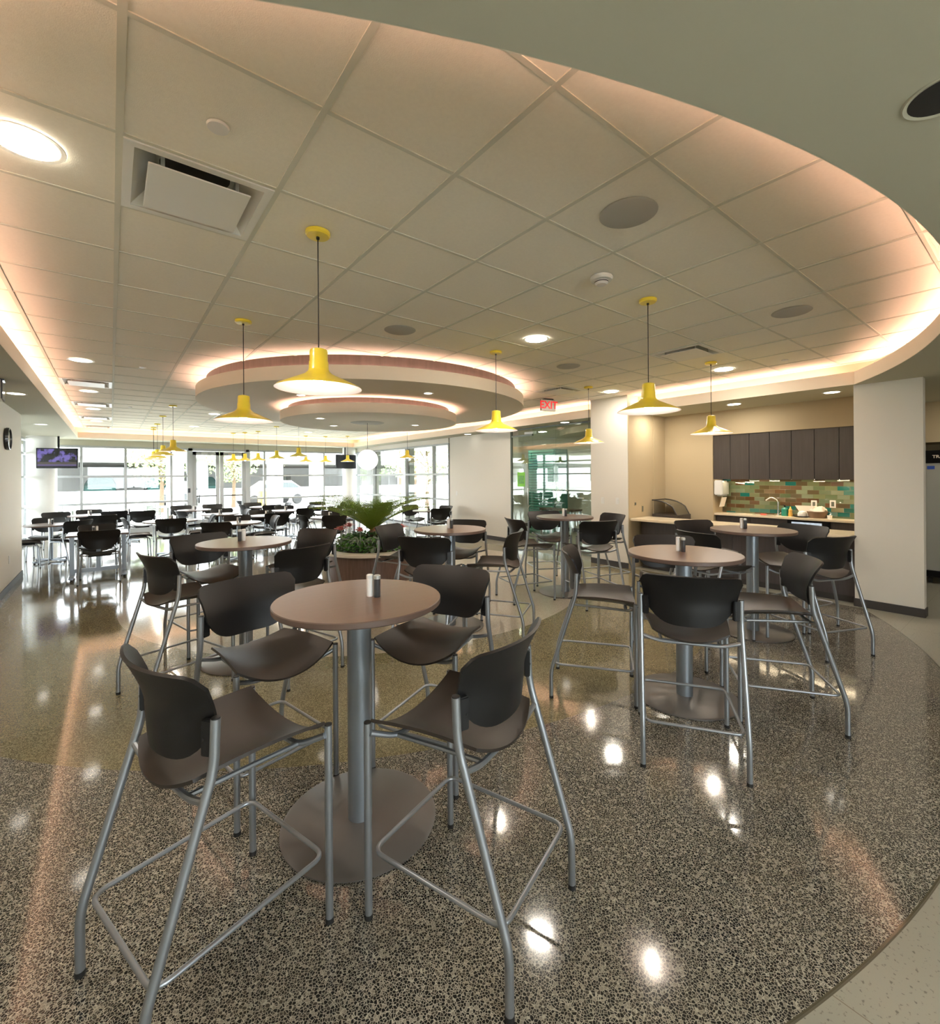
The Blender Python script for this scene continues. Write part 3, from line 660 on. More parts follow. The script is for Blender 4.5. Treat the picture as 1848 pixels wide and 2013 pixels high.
STOOLS = [  # x, y, facing (degrees), label
    (.275, 1.847, 16.5, 'bar stool nearest the camera on the left, back turned to us'), (1.10, 1.405, 109, 'bar stool nearest the camera on the right, at the front round table'),
    (.65, 2.69, -78, 'bar stool behind the front table on its left, facing the camera'), (1.54, 2.28, 206, 'bar stool behind the front table on its right, facing the camera'),
    (2.77, 1.395, 33, 'bar stool seen squarely from behind before the front right table'), (2.965, 2.235, -54, 'bar stool in profile on the left of the front right table'),
    (3.67, 1.21, 125, 'bar stool in profile on the right of the front right table'), (3.97, 2.19, 217, 'bar stool half hidden behind the front right table'),
    (5.64, 2.65, -116, 'bar stool by the peninsula counter behind the table nearest the kitchenette'), (4.79, 2.19, -18, 'bar stool on the left of the table nearest the kitchenette'),
    (5.95, 1.79, 166, 'bar stool behind the kitchenette table toward the column'), (5.29, 1.41, 66, 'bar stool with back to us before the white column'),
    (.41, 4.29, 20, 'bar stool with bluish sheen at the left rear bar table, nearest us'), (.74, 5.22, -77, 'bar stool on the far left side of the left rear bar table'),
    (1.23, 4.035, 108, 'bar stool with dark back to us between front and left rear tables'), (1.65, 4.93, 208, 'bar stool on the far right side of the left rear bar table, by the planter'),
    (2.66, 4.73, -62, 'bar stool whose back overlaps the planter on its right'), (2.48, 3.83, 37, 'bar stool with back to us at the middle bar table'),
    (3.51, 4.64, 215, 'bar stool on the far side of the middle bar table'), (3.25, 3.64, 123, 'bar stool in profile on the right of the middle bar table'),
    (4.40, 4.43, -16, 'bar stool on the left of the table by the glass storefront'), (5.36, 4.90, -118, 'bar stool on the far side of the table by the glass storefront'),
    (4.90, 3.70, 68, 'bar stool with back to us at the table by the glass storefront'), (5.68, 4.08, 163, 'bar stool right of the storefront table before the white pier')]
s0 = make_stool()
for k, (x, y, a, lab) in enumerate(STOOLS):
    o = s0 if k == 0 else copy_tree(s0); o.location = (x, y, 0); o.rotation_euler.z = radians(a - 90); tag(o, lab, 'bar stool', 'bar stools at the high round tables')

def make_chair():
    t = empty('dining_chair'); R = .0115; D = -.245
    MB().sheet(seat_grid(.478, -.16, .25, .21, .235, .030), .013).build('seat', 'seat_plastic_lit', parent=t, smooth=60)
    pan = MB(); pan.box(-.15, .15, -.12, .18, .405, .432).build('seat_pan', 'black_rubber', parent=t, bevel=.01)
    MB().sheet(shell_grid(.775 + D, 1.075 + D, -.115), .011).build('backrest', 'chair_plastic', parent=t, smooth=60)
    for s in (-1, 1):
        MB().box(-.020, .020, -.012, .012, -.05, .05, T=Matrix.Translation((s * .243, -.137, .635)) @ Matrix.Rotation(s * .42, 4, 'Z')).build('back_bracket', 'chair_plastic', parent=t, bevel=.004)
        p = fillet([(s * .262, .235, .006), (s * .250, .215, .425), (s * .245, -.10, .432)], .06, 6)
        l = MB().tube(p, R, 10).build('leg', 'tube_silver', parent=t); foot(l, s * .262, .235, R)
        p = fillet([(s * .262, -.285, .006), (s * .255, -.235, .22), (s * .255, -.125, .47), (s * .262, -.135, .56), (s * .262, -.145, .70)], .08, 6)
        l = MB().tube(p, R, 10).build('leg', 'tube_silver', parent=t); foot(l, s * .262, -.285, R)
    fr = MB()
    for y in (-.09, .14): fr.tube([(-.245, y, .430), (-.12, y, .420), (.12, y, .420), (.245, y, .430)], .010, 8)
    fr.build('seat_frame', 'tube_silver', parent=t)
    return t
CH = [  # x, y of the backrest centre, facing, label
    (-.15, 9.32, 88, 'dining chair seen squarely from behind, nearest at the left'), (-.19, 10.5, -90, 'dining chair facing us across the trestle table at the left'),
    (-1.02, 13.0, -97, 'dining chair behind the far left round table by the column'), (-1.50, 11.75, 8, 'dining chair in profile at the left edge beside the wall end'), (-.48, 11.80, 128, 'dining chair turned half right at the far left round table'),
    (-1.05, 14.9, -80, 'dining chair below the left hanging television'), (-.15, 13.0, 95, 'dining chair with bluish back between the left tables'), (-.45, 15.5, -90, 'dining chair behind the table before the far left windows'),
    (.07, 14.4, 92, 'dining chair with back to us left of the far window tables'), (.20, 11.75, 2, 'dining chair in profile, frame bowed, left of the speckled round table'), (.62, 14.0, 92, 'dining chair with back to us beside the far left pendants'),
    (.95, 10.98, 85, 'dining chair with back to us at the large pale round table'), (1.78, 11.45, 176, 'dining chair turned left on the right of the large pale round table'), (1.50, 9.50, 62, 'dining chair with back to us behind the left rear bar table'),
    (2.13, 10.85, -95, 'dining chair facing us across the round table left of the planter'), (1.60, 15.7, -88, 'dining chair near the left entrance door'), (1.32, 13.3, 20, 'dining chair angled right before the entrance doors'),
    (2.42, 15.8, -95, 'dining chair right before the entrance doors'), (2.28, 13.5, -90, 'dining chair facing us beyond the second middle table'), (2.76, 12.75, 178, 'dining chair in profile right of the second middle table'),
    (3.55, 15.8, -90, 'dining chair facing us by the right entrance door'), (3.05, 15.0, 5, 'dining chair in profile near the right entrance door'), (3.72, 14.15, 90, 'dining chair with back to us below the far middle pendants'),
    (4.45, 15.0, 180, 'dining chair facing left below the far middle pendants'), (3.87, 13.55, -90, 'dining chair facing us across the third middle table'), (2.92, 12.2, -92, 'dining chair facing us behind the chair left of the planter'),
    (2.99, 10.95, 82, 'dining chair with dark back to us left of the planter'), (2.76, 10.2, 176, 'dining chair in profile just left of the dark back by the planter'), (4.05, 12.15, 100, 'dining chair with back to us above the left palm fronds'),
    (4.55, 13.2, 178, 'dining chair turned left beyond the palm'), (5.25, 14.75, -90, 'dining chair facing us beyond the palm near the television column'), (4.66, 12.0, 10, 'dining chair turned right beyond the palm'),
    (3.22, 10.03, 2, 'dining chair in profile against the round table left of the palm'), (3.77, 9.50, 86, 'dining chair with back to us directly left of the palm'), (4.20, 10.8, -92, 'dining chair facing us across the table left of the palm'),
    (6.60, 11.2, -90, 'dining chair facing us at the side window right of the palm'), (6.55, 9.55, 78, 'dining chair nearest the palm on its right'), (7.25, 10.3, 185, 'dining chair with its back to the side window'),
    (6.75, 12.9, 90, 'dining chair farther back along the side windows'), (5.30, 12.6, -90, 'dining chair facing us beyond the palm centre'), (5.85, 13.9, 180, 'dining chair turned left near the television column')]
ch0 = make_chair()
for k, (x, y, a, lab) in enumerate(CH):
    f = radians(a); o = ch0 if k == 0 else copy_tree(ch0); o.location = (x + .2 * cos(f), y + .2 * sin(f), 0); o.rotation_euler.z = f - pi / 2
    tag(o, lab, 'chair', 'dining chairs in the far seating area')

# ------------------------------------------------------------------ tables
def top_mesh(R, z, th=.030):
    b = MB(); n = 96
    b.lathe([(.0001, z - th), (R - .006, z - th), (R, z - th + .005)], n, mi=1); b.lathe([(R, z - th + .005), (R, z - .004), (R - .003, z)], n, mi=1)
    b.lathe([(R - .003, z), (.0001, z)], n, mi=0); return b
def bar_table(x, y, lab, R=.395):
    t = empty('bar_table', (x, y, 0), 0, lab, 'table', 'high round bar tables')
    top_mesh(R, 1.07).build('tabletop', ['laminate', 'laminate_edge'], parent=t)
    MB().cyl(.057, .016, 1.03, 40).build('pole', 'pole_paint', parent=t)
    MB().lathe([(.0001, .0), (.358, 0), (.364, .004), (.364, .009), (.350, .016), (.0001, .016)], 96).build('base_plate', 'base_steel', parent=t)
    MB().cyl(.14, 1.025, 1.040, 32).build('mounting_plate', 'black_rubber', parent=t)
BT = [(.945, 2.09, 'front round bar table with brown top nearest the camera'), (3.37, 1.72, 'front right round bar table before the peninsula counter'), (.963, 4.56, 'left rear round bar table'),
      (5.317, 1.976, 'round bar table nearest the kitchenette'), (2.95, 4.134, 'middle round bar table right of the planter'), (5.04, 4.28, 'round bar table by the glass storefront')]
for x, y, lab in BT: bar_table(x, y, lab)
def make_dining(R):
    t = empty('dining_table')
    top_mesh(R, .74, .028).build('tabletop', ['laminate', 'laminate_edge'], parent=t)
    MB().cyl(.036, .05, .712, 20).build('pole', 'pole_paint', parent=t)
    fb = MB()
    for k in range(4):
        T = Matrix.Rotation(k * pi / 2 + pi / 4, 4, 'Z'); fb.box(0, .33, -.03, .03, .022, .052, T=T)
    fb.build('foot_base', 'pole_paint', parent=t, bevel=.006)
    for k in range(4):
        a = k * pi / 2 + pi / 4; MB().cyl(.018, 0, .022, 12, (.31 * cos(a), .31 * sin(a))).build('glide', 'black_rubber', parent=t)
    return t
DT = [(-.95, 12.35, .42, 'far left round dining table beside the wall end'), (-.42, 14.75, .42, 'round dining table before the left windows'), (1.00, 11.62, .50, 'large pale round dining table left of the centre'), (2.02, 10.15, .42, 'round dining table behind the left rear bar table'),
      (1.85, 14.95, .42, 'round dining table left of the entrance doors'), (2.14, 12.84, .42, 'second round dining table from the left pendants'), (2.92, 11.6, .40, 'round dining table behind the dark chair left of the planter'), (3.70, 14.95, .42, 'round dining table right of the entrance doors'),
      (3.75, 12.95, .42, 'round dining table under the far middle pendants'), (3.90, 10.13, .42, 'round dining table directly left of the palm'), (5.15, 14.0, .42, 'round dining table before the television column'), (5.30, 12.0, .42, 'round dining table hidden beyond the palm'),
      (6.62, 10.25, .42, 'round dining table by the side windows'), (.35, 14.95, .40, 'round dining table under the far left pendants'), (6.75, 13.6, .42, 'round dining table in the far right corner')]
protos = {}
for x, y, R, lab in DT:
    if R not in protos: protos[R] = o = make_dining(R)
    else: o = copy_tree(protos[R])
    o.location = (x, y, 0); tag(o, lab, 'table', 'round dining tables')
t = empty('trestle_table', (-.17, 9.93, 0), 0, 'rectangular folding table on two end posts and a floor beam at the left', 'table')
MB().box(-.40, .40, -.33, .33, .712, .74).build('tabletop', 'laminate', parent=t, bevel=.004)
for s in (-1, 1):
    MB().box(s * .34 - .03, s * .34 + .03, -.03, .03, .06, .712).build('post', 'pole_paint', parent=t)
    ft = MB().box(s * .34 - .03, s * .34 + .03, -.30, .30, .035, .065).build('foot', 'pole_paint', parent=t, bevel=.006)
    for q in (-.27, .27): MB().lathe([(.0001, -.012), (.016, -.012), (.018, 0), (.016, .012), (.0001, .012)], 14).build('caster', 'black_rubber', parent=ft).matrix_local = Matrix.Translation((s * .34, q, .0175)) @ Matrix.Rotation(pi / 2, 4, 'Y')
MB().box(-.31, .31, -.025, .025, .10, .16).build('floor_beam', 'pole_paint', parent=t, bevel=.004)
MB().box(-.03, .03, -.03, .03, .16, .712).build('centre_post', 'pole_paint', parent=t)

# salt and pepper pots
def shaker(x, y, z, m, lab, dark):
    t = empty('pepper_shaker' if dark else 'salt_shaker', (x, y, z), 0, lab, 'shaker', 'salt and pepper shakers')
    MB().lathe([(.0001, 0), (.0155, 0), (.0165, .003), (.0165, .098), (.0001, .098)], 24).build('body', m, parent=t)
    MB().lathe([(.0166, .088), (.0170, .090), (.0165, .104), (.012, .107), (.0001, .107)], 24).build('lid', 'stainless' if dark else 'white_plastic', parent=t)
BTN = ['front bar table', 'front right bar table', 'left rear bar table', 'kitchenette bar table', 'middle bar table', 'storefront bar table']
for k, (x, y, _) in enumerate(BT):
    d = Vector((x, y)).normalized(); s = Vector((d.y, -d.x)); c = Vector((x, y)) + s * [.07, -.02, -.03, -.08, -.0, .0][k] + d * [.0, .05, .05, .05, .03, .03][k]
    q = -s if k == 2 else s
    p = c - q * .017 + d * .012; shaker(p.x, p.y, 1.07, 'tissue_white', 'white salt shaker on the ' + BTN[k], False)
    p = c + q * .017 - d * .012; shaker(p.x, p.y, 1.07, 'car_dark', 'dark pepper shaker on the ' + BTN[k], True)
DTN = ['far left dining table', 'dining table before the left windows', 'large pale dining table', 'dining table behind the left rear bar table', 'dining table left of the entrance', 'second dining table from the left pendants', 'dining table left of the planter', 'dining table right of the entrance', 'dining table under the middle pendants', 'dining table beside the palm', 'dining table before the television column', 'dining table beyond the palm', 'dining table by the side windows', 'dining table under the left pendants', 'dining table in the right corner']
for k, (x, y, R, _) in enumerate(DT):
    shaker(x - .02, y, .74, 'tissue_white', 'white salt shaker on the ' + DTN[k], False); shaker(x + .025, y + .01, .74, 'car_dark', 'dark pepper shaker on the ' + DTN[k], True)
shaker(-.19, 9.95, .74, 'tissue_white', 'white salt shaker on the trestle table at the left', False); shaker(-.235, 9.96, .74, 'car_dark', 'dark pepper shaker on the trestle table at the left', True)

# ------------------------------------------------------------------ planter in the middle
PX, PY = CC
t = empty('planter', (PX, PY, 0), 0, 'round wood-clad planter with a wide cream rim under the canopies', 'planter')
MB().lathe([(.70, 0), (.70, .43)], 96).build('drum', 'planter_wood', parent=t)
MB().lathe([(.60, .43), (.77, .43), (.785, .437), (.785, .470), (.775, .478), (.60, .478), (.60, .43)], 96).build('rim', 'planter_rim', parent=t)
MB().lathe([(.0001, .44), (.605, .44)], 48).build('soil', 'soil', parent=t)
random.seed(7)
t = empty('sago_palm', (PX, PY, .44), 0, 'large sago palm with arching green fronds in the planter', 'palm')
MB().lathe([(.0001, 0), (.09, 0), (.11, .12), (.10, .26), (.05, .32), (.0001, .33)], 20).build('trunk', 'bark', parent=t)
def frond(b, az, L, rise, droop):
    P = []; n = 42
    for i in range(n + 1):
        s = i / n; rad = L * s * 1.16 * (1 - .06 * s); P.append(Vector((cos(az) * rad * cos(rise * (1 - .55 * s)), sin(az) * rad * cos(rise * (1 - .55 * s)), .30 + L * (sin(rise) * s - droop * s * s))))
    b.tube(P, [.007 * (1 - .8 * i / n) for i in range(n + 1)], 5)
    side = Vector((-sin(az), cos(az), 0))
    for i in range(4, n):
        s = i / n; d = (P[i + 1] - P[i]).normalized(); nn = side.cross(d).normalized(); l = .19 * (sin(pi * min(1, .16 + s * .86)) ** .6) * L
        for sg in (-1, 1):
            tip = P[i] + side * sg * l * .84 + d * l * .62 + nn * l * -.30 + Vector((0, 0, random.uniform(-.008, .008))); w_ = d * .0072
            mid = P[i].lerp(tip, .55) + nn * -.012 * -1
            b.add([P[i] - w_, P[i] + w_, mid + w_ * .9, mid - w_ * .9, tip], [(0, 1, 2, 3), (3, 2, 4)])
for k in range(38):
    tier = k / 38; b = MB(); az = k * 2.39996; rise = radians(42 + 38 * (1 - tier) + random.uniform(-4, 4)); L = random.uniform(.98, 1.12)
    frond(b, az, L, rise, .34 + .08 * (1 - tier)); b.build('frond', 'cycad', parent=t, smooth=80)
def brom(x, y, lab):
    t = empty('bromeliad', (PX + x, PY + y, .44), random.random() * 3, lab, 'plant', 'pink bromeliads')
    lf = MB(); fl = MB()
    for k in range(16):
        a = k * 2.4; L = random.uniform(.16, .24); h = .10 + .05 * random.random()
        g = [[Vector((cos(a) * L * s, sin(a) * L * s, .10 + h * sin(s * 2.6))) + Vector((-sin(a), cos(a), 0)) * w_ * (.018 * (1 - s * .85)) for w_ in (-1, 0, 1)] for s in (0, .25, .5, .75, 1)]
        lf.sheet(g, .002)
    for k in range(20):
        a = k * 2.4; L = .06 + .075 * (k / 20); z = .40 - .05 * k / 20
        g = [[Vector((cos(a) * L * s, sin(a) * L * s, z + .055 * s - .035 * s * s)) + Vector((-sin(a), cos(a), 0)) * w_ * .028 * (1 - s * .85) for w_ in (-1, 1)] for s in (0, .5, 1)]
        fl.sheet(g, .002)
    lf.tube([(0, 0, .05), (0, 0, .38)], .008, 6)
    lf.build('leaves', 'leaf_silver', parent=t, smooth=80); fl.build('flower', 'pink', parent=t, smooth=80)
for x, y, lab in [(-.50, .08, 'pink bromeliad at the left edge of the planter'), (-.34, -.28, 'pink bromeliad left of the palm stem'), (-.10, -.42, 'pink bromeliad in front of the palm stem'), (.36, -.34, 'pink bromeliad right of the palm, peeping over a stool back'), (.30, .40, 'pink bromeliad behind the palm'), (-.2, .46, 'pink bromeliad at the back of the planter')]: brom(x, y, lab)
def leafball(name, cx, cy, n, R, h, size, m, lab=None, cat=None, kind=None, ring=None):
    b = MB()
    for k in range(n):
        a = random.random() * 2 * pi
        rr = (ring[0] + (ring[1] - ring[0]) * random.random()) if ring else R * sqrt(random.random()); z = h * random.random() ** .7 * (1 if ring is None else min(1, (ring[1] + .05 - rr) / .12))
        p = Vector((rr * cos(a), rr * sin(a), z)); ax = Vector((random.gauss(0, 1), random.gauss(0, 1), random.gauss(0, .5))).normalized(); tn = Vector((cos(a) * .8 + random.gauss(0, .5), sin(a) * .8 + random.gauss(0, .5), random.uniform(-.5, .4))).normalized()
        sd = tn.cross(Vector((0, 0, 1)) + ax * .4).normalized(); s = size * random.uniform(.6, 1.25); nn = sd.cross(tn)
        b.add([p - tn * s, p - sd * s * .62 + nn * s * .12, p + nn * -.05 * s, p + sd * s * .62 + nn * s * .12, p + tn * s * 1.1], [(0, 1, 2), (0, 2, 3), (1, 4, 2), (2, 4, 3)])
    return b.build(name, m, loc=(cx, cy, .445), smooth=80, label=lab, cat=cat, kind=kind)
leafball('ground_foliage', PX, PY, 1500, .55, .24, .034, 'leaf_green', 'dense bright green leaves trailing around the planter edge', 'foliage', 'stuff', ring=(.30, .60))
leafball('undergrowth', PX, PY, 500, .34, .30, .045, 'leaf_dark', 'dark leaves around the palm stem in the planter', 'foliage', 'stuff')
for x, y, lab in [(-.20, -.40, 'silvery foliage plant below the pink flower left of the palm'), (.08, -.46, 'silvery foliage plant in front of the palm'), (-.42, -.12, 'silvery foliage plant at the left of the planter')]:
    t = empty('dusty_foliage_plant', (PX + x, PY + y, .46), 0, lab, 'plant', 'silvery foliage plants'); o = leafball('leaves', 0, 0, 70, .13, .22, .05, 'leaf_silver'); o.parent = t; o.location = (0, 0, 0)
# ------------------------------------------------------------------ peninsula counter
t = empty('peninsula_counter', (7.45, 3.0, 0), 0, 'long dark panelled peninsula counter with cream stone top', 'counter')
MB().box(-.30, .30, -1.44, 1.60, .845, .885).build('countertop', 'counter_stone', parent=t, bevel=.006)
for k, (a, b_) in enumerate(((-1.43, -.72), (-.716, .02), (.024, .80), (.804, 1.50))): MB().box(-.06, -.035, a, b_, .09, .845).build('panel', 'panel_dark', parent=t, bevel=.002)
MB().box(-.035, .25, -1.43, 1.55, .09, .845).build('carcass', 'cabinet_dark', parent=t)
MB().box(.0, .25, -1.43, 1.55, 0, .09).build('plinth', 'base_rubber', parent=t)
# kitchenette
CT = .965
t = empty('base_cabinet_run', (KX + .05, 2.7, 0), 0, 'dark base cabinets of the kitchenette below its worktop', 'cabinet')
MB().box(.03, .30, -1.18, 1.00, .09, CT - .035).build('carcass', 'cabinet_dark', parent=t)
for k in range(4):
    a = -1.18 + k * .545
    if k != 1:
        d = MB().box(.008, .028, a + .003, a + .542, .10, CT - .045).build('door', 'cabinet_dark', parent=t, bevel=.002)
        MB().box(-.012, .008, a + .48, a + .50, .60, .76).build('handle', 'chrome', parent=d, bevel=.003)
MB().box(.06, .30, -1.18, 1.00, 0, .09).build('plinth', 'base_rubber', parent=t)
tag(MB().box(KX + .02, KX + .36, 1.5, 3.74, CT - .035, CT).build('worktop', 'counter_stone', bevel=.005), 'cream stone worktop of the kitchenette against the glass tiles', 'worktop')
t = empty('dishwasher', (KX + .055, 2.08, 0), 0, 'black undercounter dishwasher with glowing control panel', 'dishwasher')
MB().box(-.002, .024, -.002, .538, .10, CT - .14).build('door', 'tv_black', parent=t, bevel=.003)
p = MB().box(-.010, .024, -.002, .538, CT - .135, CT - .045).build('control_panel', 'tv_black', parent=t, bevel=.003)
mat('panel_glow', (.5, .6, .7), .3, emit=(.65, .80, 1), es=.10, noise=.5, nscale=30)
MB().box(-.0125, -.010, .09, .48, CT - .112, CT - .068).build('glowing_strip', 'panel_glow', parent=p)
MB().box(KX + .342, KX + .358, 1.5, 3.71, CT, 1.565).build('trim_backsplash', 'backsplash', kind='structure')
def ky(u, X=KX): return uy(u, X)
ed = [3.72, ky(1436), ky(1473), ky(1513), ky(1556), ky(1601), ky(1650), ky(1703)]
for k, (a, b_) in enumerate(((0, 2), (2, 4), (4, 6), (6, 7))):
    y1, y0 = ed[a], ed[b_]
    t = empty('wall_cabinet', (KX, (y0 + y1) / 2, 1.56), 0, ['leftmost dark wall cabinet above the paper towel dispenser', 'second dark wall cabinet from the left above the sink', 'third dark wall cabinet above the basket', 'rightmost dark wall cabinet partly behind the white column'][k], 'cabinet', 'kitchenette wall cabinets')
    c = (y0 + y1) / 2
    MB().box(.02, .338, y0 - c + .001, y1 - c - .001, 0, .765).build('body', 'cabinet_dark', parent=t)
    for i in range(a, b_): MB().box(0, .018, ed[i + 1] - c + .003, ed[i] - c - .003, -.004, .763).build('door', 'cabinet_dark', parent=t, bevel=.0015)
tag(MB().box(KX + .10, KX + .14, 1.55, 3.66, 1.5565, 1.5595).build('under_cabinet_light', 'under_led'), 'warm light strip under the wall cabinets', 'light strip')
# worktop things
def at(u, v, X=KX + .2):
    x3 = (u - CX) / FPX; z3 = -(v - CY) / FPX; x = x3 * cos(ROLL) - z3 * sin(ROLL); z = x3 * sin(ROLL) + z3 * cos(ROLL)
    r = Vector((x * cos(YAW) + sin(YAW), -x * sin(YAW) + cos(YAW), z)); return r * (X / r.x) + Vector((0, 0, EYE))
y = at(1527, 1000).y
t = empty('faucet', (KX + .26, y, CT), 0, 'tall curved chrome faucet at the kitchenette sink', 'faucet')
MB().tube(fillet([(0, 0, 0), (0, 0, .25), (-.01, .10, .30), (-.02, .17, .24)], .09, 8), .010, 12).cyl(.022, 0, .03, 20).build('spout', 'chrome', parent=t)
MB().tube([(0, -.02, .03), (0, -.07, .07)], .006, 8).build('lever', 'chrome', parent=t)
MB().box(-.10, -.09, .0, .30, .001, .006).box(-.2, -.19, .0, .30, .001, .006).box(-.2, -.09, -.01, .0, .001, .006).box(-.2, -.09, .30, .31, .001, .006).build('sink_rim', 'chrome', parent=t)
tag(MB().box(-.03, .03, -.045, .045, 0, .02).build('sponge', 'red_sponge', loc=(KX + .18, at(1502, 1000).y, CT), bevel=.006), 'red sponge left of the faucet', 'sponge')
t = empty('soap_bottle', (KX + .24, at(1541, 1000).y, CT), 0, 'green dish soap bottle with pump beside the faucet', 'bottle')
MB().lathe([(.0001, 0), (.045, 0), (.047, .02), (.047, .11), (.02, .14), (.0001, .14)], 20).build('body', 'green_plastic', parent=t)
MB().lathe([(.012, .14), (.012, .17), (.0001, .17)], 12).tube([(0, 0, .17), (-.03, .02, .175)], .005, 6).build('pump', 'tv_black', parent=t)
t = empty('honey_bottle', (KX + .22, at(1553, 1000).y, CT), 0, 'amber squeeze bottle right of the green soap bottle', 'bottle')
MB().lathe([(.0001, 0), (.028, 0), (.032, .03), (.024, .07), (.028, .10), (.010, .13)], 16).build('body', 'amber', parent=t)
MB().lathe([(.011, .13), (.006, .155), (.0001, .155)], 12).build('cap', 'yellow', parent=t)
yb = at(1606, 1000).y
t = empty('basket', (KX + .22, yb, CT), 0, 'woven brown basket of napkins on the worktop', 'basket')
MB().lathe([(.0001, .0), (.105, 0), (.135, .10), (.128, .10), (.10, .008), (.0001, .008)], 28).build('basket_body', 'basket', parent=t)
random.seed(5); nb = MB()
for k in range(7):
    T = Matrix.Translation((random.uniform(-.04, .04), random.uniform(-.06, .06), .10)) @ Matrix.Rotation(random.uniform(-.7, .7), 4, 'X') @ Matrix.Rotation(random.uniform(-.5, .5), 4, 'Y')
    nb.box(-.045, .045, -.06, .06, -.05, .045, T=T)
tag(nb.build('napkins', 'paper', loc=(KX + .22, yb, CT + .01), bevel=.008), 'cream napkins heaped in the woven basket', 'napkins', kind='stuff')
t = empty('paper_bag', (KX + .20, at(1588, 1000).y, CT), 0, 'crumpled upright paper bag leaning left of the basket', 'bag')
MB().sheet([[(-.01 + .02 * sin(i), -.03 + .03 * i + (.018 * j * (i - 1)), .06 * j) for i in range(4)] for j in range(4)], .012).build('bag_body', 'paper', parent=t)
t = empty('cake_stand', (KX + .2, at(1577, 1000).y, CT), 0, 'white domed dish on a black plate left of the basket', 'dish')
MB().lathe([(.0001, 0), (.07, 0), (.115, .012), (.115, .016), (.0001, .014)], 28).build('plate', 'tv_black', parent=t)
MB().lathe([(.06, .016), (.062, .05), (.045, .085), (.0001, .10)], 24).build('dome', 'white_plastic', parent=t)
tag(MB().lathe([(.0001, 0), (.03, 0), (.032, .05), (.0001, .05)], 20).build('glass_jar', 'tissue_white', loc=(KX + .2, at(1631, 1000).y, CT)), 'small white jar right of the basket', 'jar')
for u in (1600, 1637):
    p = at(u, 991, KX + .33)
    t = empty('wall_outlet', (KX + .339, p.y, p.z), 0, 'white outlet on the tiles above the basket' if u == 1600 else 'white outlet on the tiles right of the basket', 'outlet', 'outlets on the glass tiles')
    MB().box(-.006, 0, -.038, .038, -.058, .058).build('cover_plate', 'white_plastic', parent=t, bevel=.002)
    MB().box(-.009, -.006, -.018, .018, -.035, .035).build('socket', 'alu_dark', parent=t)
# paper towel dispenser on the jog
yy = 3.70
t = empty('towel_dispenser', (KX + .05, yy, 1.16), 0, 'white and grey paper towel dispenser on the wall left of the tiles', 'dispenser')
MB().box(-.02, .26, -.12, .015, .10, .37).build('housing', 'stainless', parent=t, bevel=.03)
MB().box(-.06, -.02, -.13, .01, .12, .38).build('front_cover', 'white_plastic', parent=t, bevel=.015)
MB().box(.02, .20, -.075, -.065, -.07, .10, T=Matrix.Rotation(.25, 4, 'X')).build('towel', 'paper', parent=t)
# counter case behind the peninsula
t = empty('display_case', (7.98, 4.33, .0), 0, 'dark framed roll-top case standing behind the peninsula counter', 'case')
MB().box(-.16, .30, -.24, .24, 0, .93).build('stand', 'cabinet_dark', parent=t)
q = MB(); pts = [(-.23 + .46 * (1 - cos(a * pi / 20)) * .5 * 1.0, .93 + .24 * sin(a * pi / 20)) for a in range(0, 11)]
n = len(pts)
arc_ = [(.24 - .46 * (1 - cos(a * pi / 20)), .93 + .25 * (1 - (1 - cos(a * pi / 20)) ** 2) ** .5) for a in range(11)]
for sx in (-.16, .28): q.tube([(sx, y_, z_) for y_, z_ in arc_], .012, 6)
q.tube([(-.16, .24, 1.18), (.28, .24, 1.18)], .012, 6)
tag(q.build('frame', 'black_mesh', parent=t))
q = MB(); vs = [(x_, y_, z_) for x_ in (-.155, .275) for y_, z_ in arc_]; m_ = len(arc_)
q.add(vs, [(i, i + 1, m_ + i + 1, m_ + i) for i in range(m_ - 1)]); q.build('curved_lid', 'smoked', parent=t)
# plates on the pier side
for x, z, nm, lab, sz in ((7.33, 1.13, 'wall_socket', 'small dark data outlet on the tan pier side', (.022, .024)), (7.56, 1.03, 'wall_socket', 'brass outlet on the tan pier side above the counter', (.018, .05))):
    t = empty(nm, (x, 4.612, z), 0, lab, 'outlet'); MB().box(-sz[0] - .008, sz[0] + .008, -.006, 0, -sz[1] - .01, sz[1] + .01).build('cover_plate', 'tan_paint', parent=t, bevel=.002)
    MB().box(-sz[0], sz[0], -.009, -.006, -sz[1], sz[1]).build('socket', 'alu_dark', parent=t)
for y, z, lab in ((5.14, 1.18, 'white thermostat plate on the pier nearest the glass storefront'), (4.83, 1.18, 'white switch plate on the pier near its right corner')):
    t = empty('wall_switch', (7.12, y, z), 0, lab, 'switch'); MB().box(-.006, 0, -.036, .036, -.06, .06).build('cover_plate', 'white_enamel', parent=t, bevel=.003)
    MB().box(-.010, -.006, -.014, .014, -.028, .028).build('rocker', 'white_plastic', parent=t, bevel=.001)
t = empty('wall_switch', (XW, 10.45, 1.15), 0, 'switch plate on the white wall near the side windows', 'switch'); MB().box(-.006, 0, -.036, .036, -.06, .06).build('cover_plate', 'white_plastic', parent=t, bevel=.003)
t = empty('wall_outlet', (WL, 9.6, .45), 0, 'outlet low on the left wall', 'outlet'); MB().box(0, .006, -.036, .036, -.06, .06).build('cover_plate', 'white_plastic', parent=t, bevel=.003)
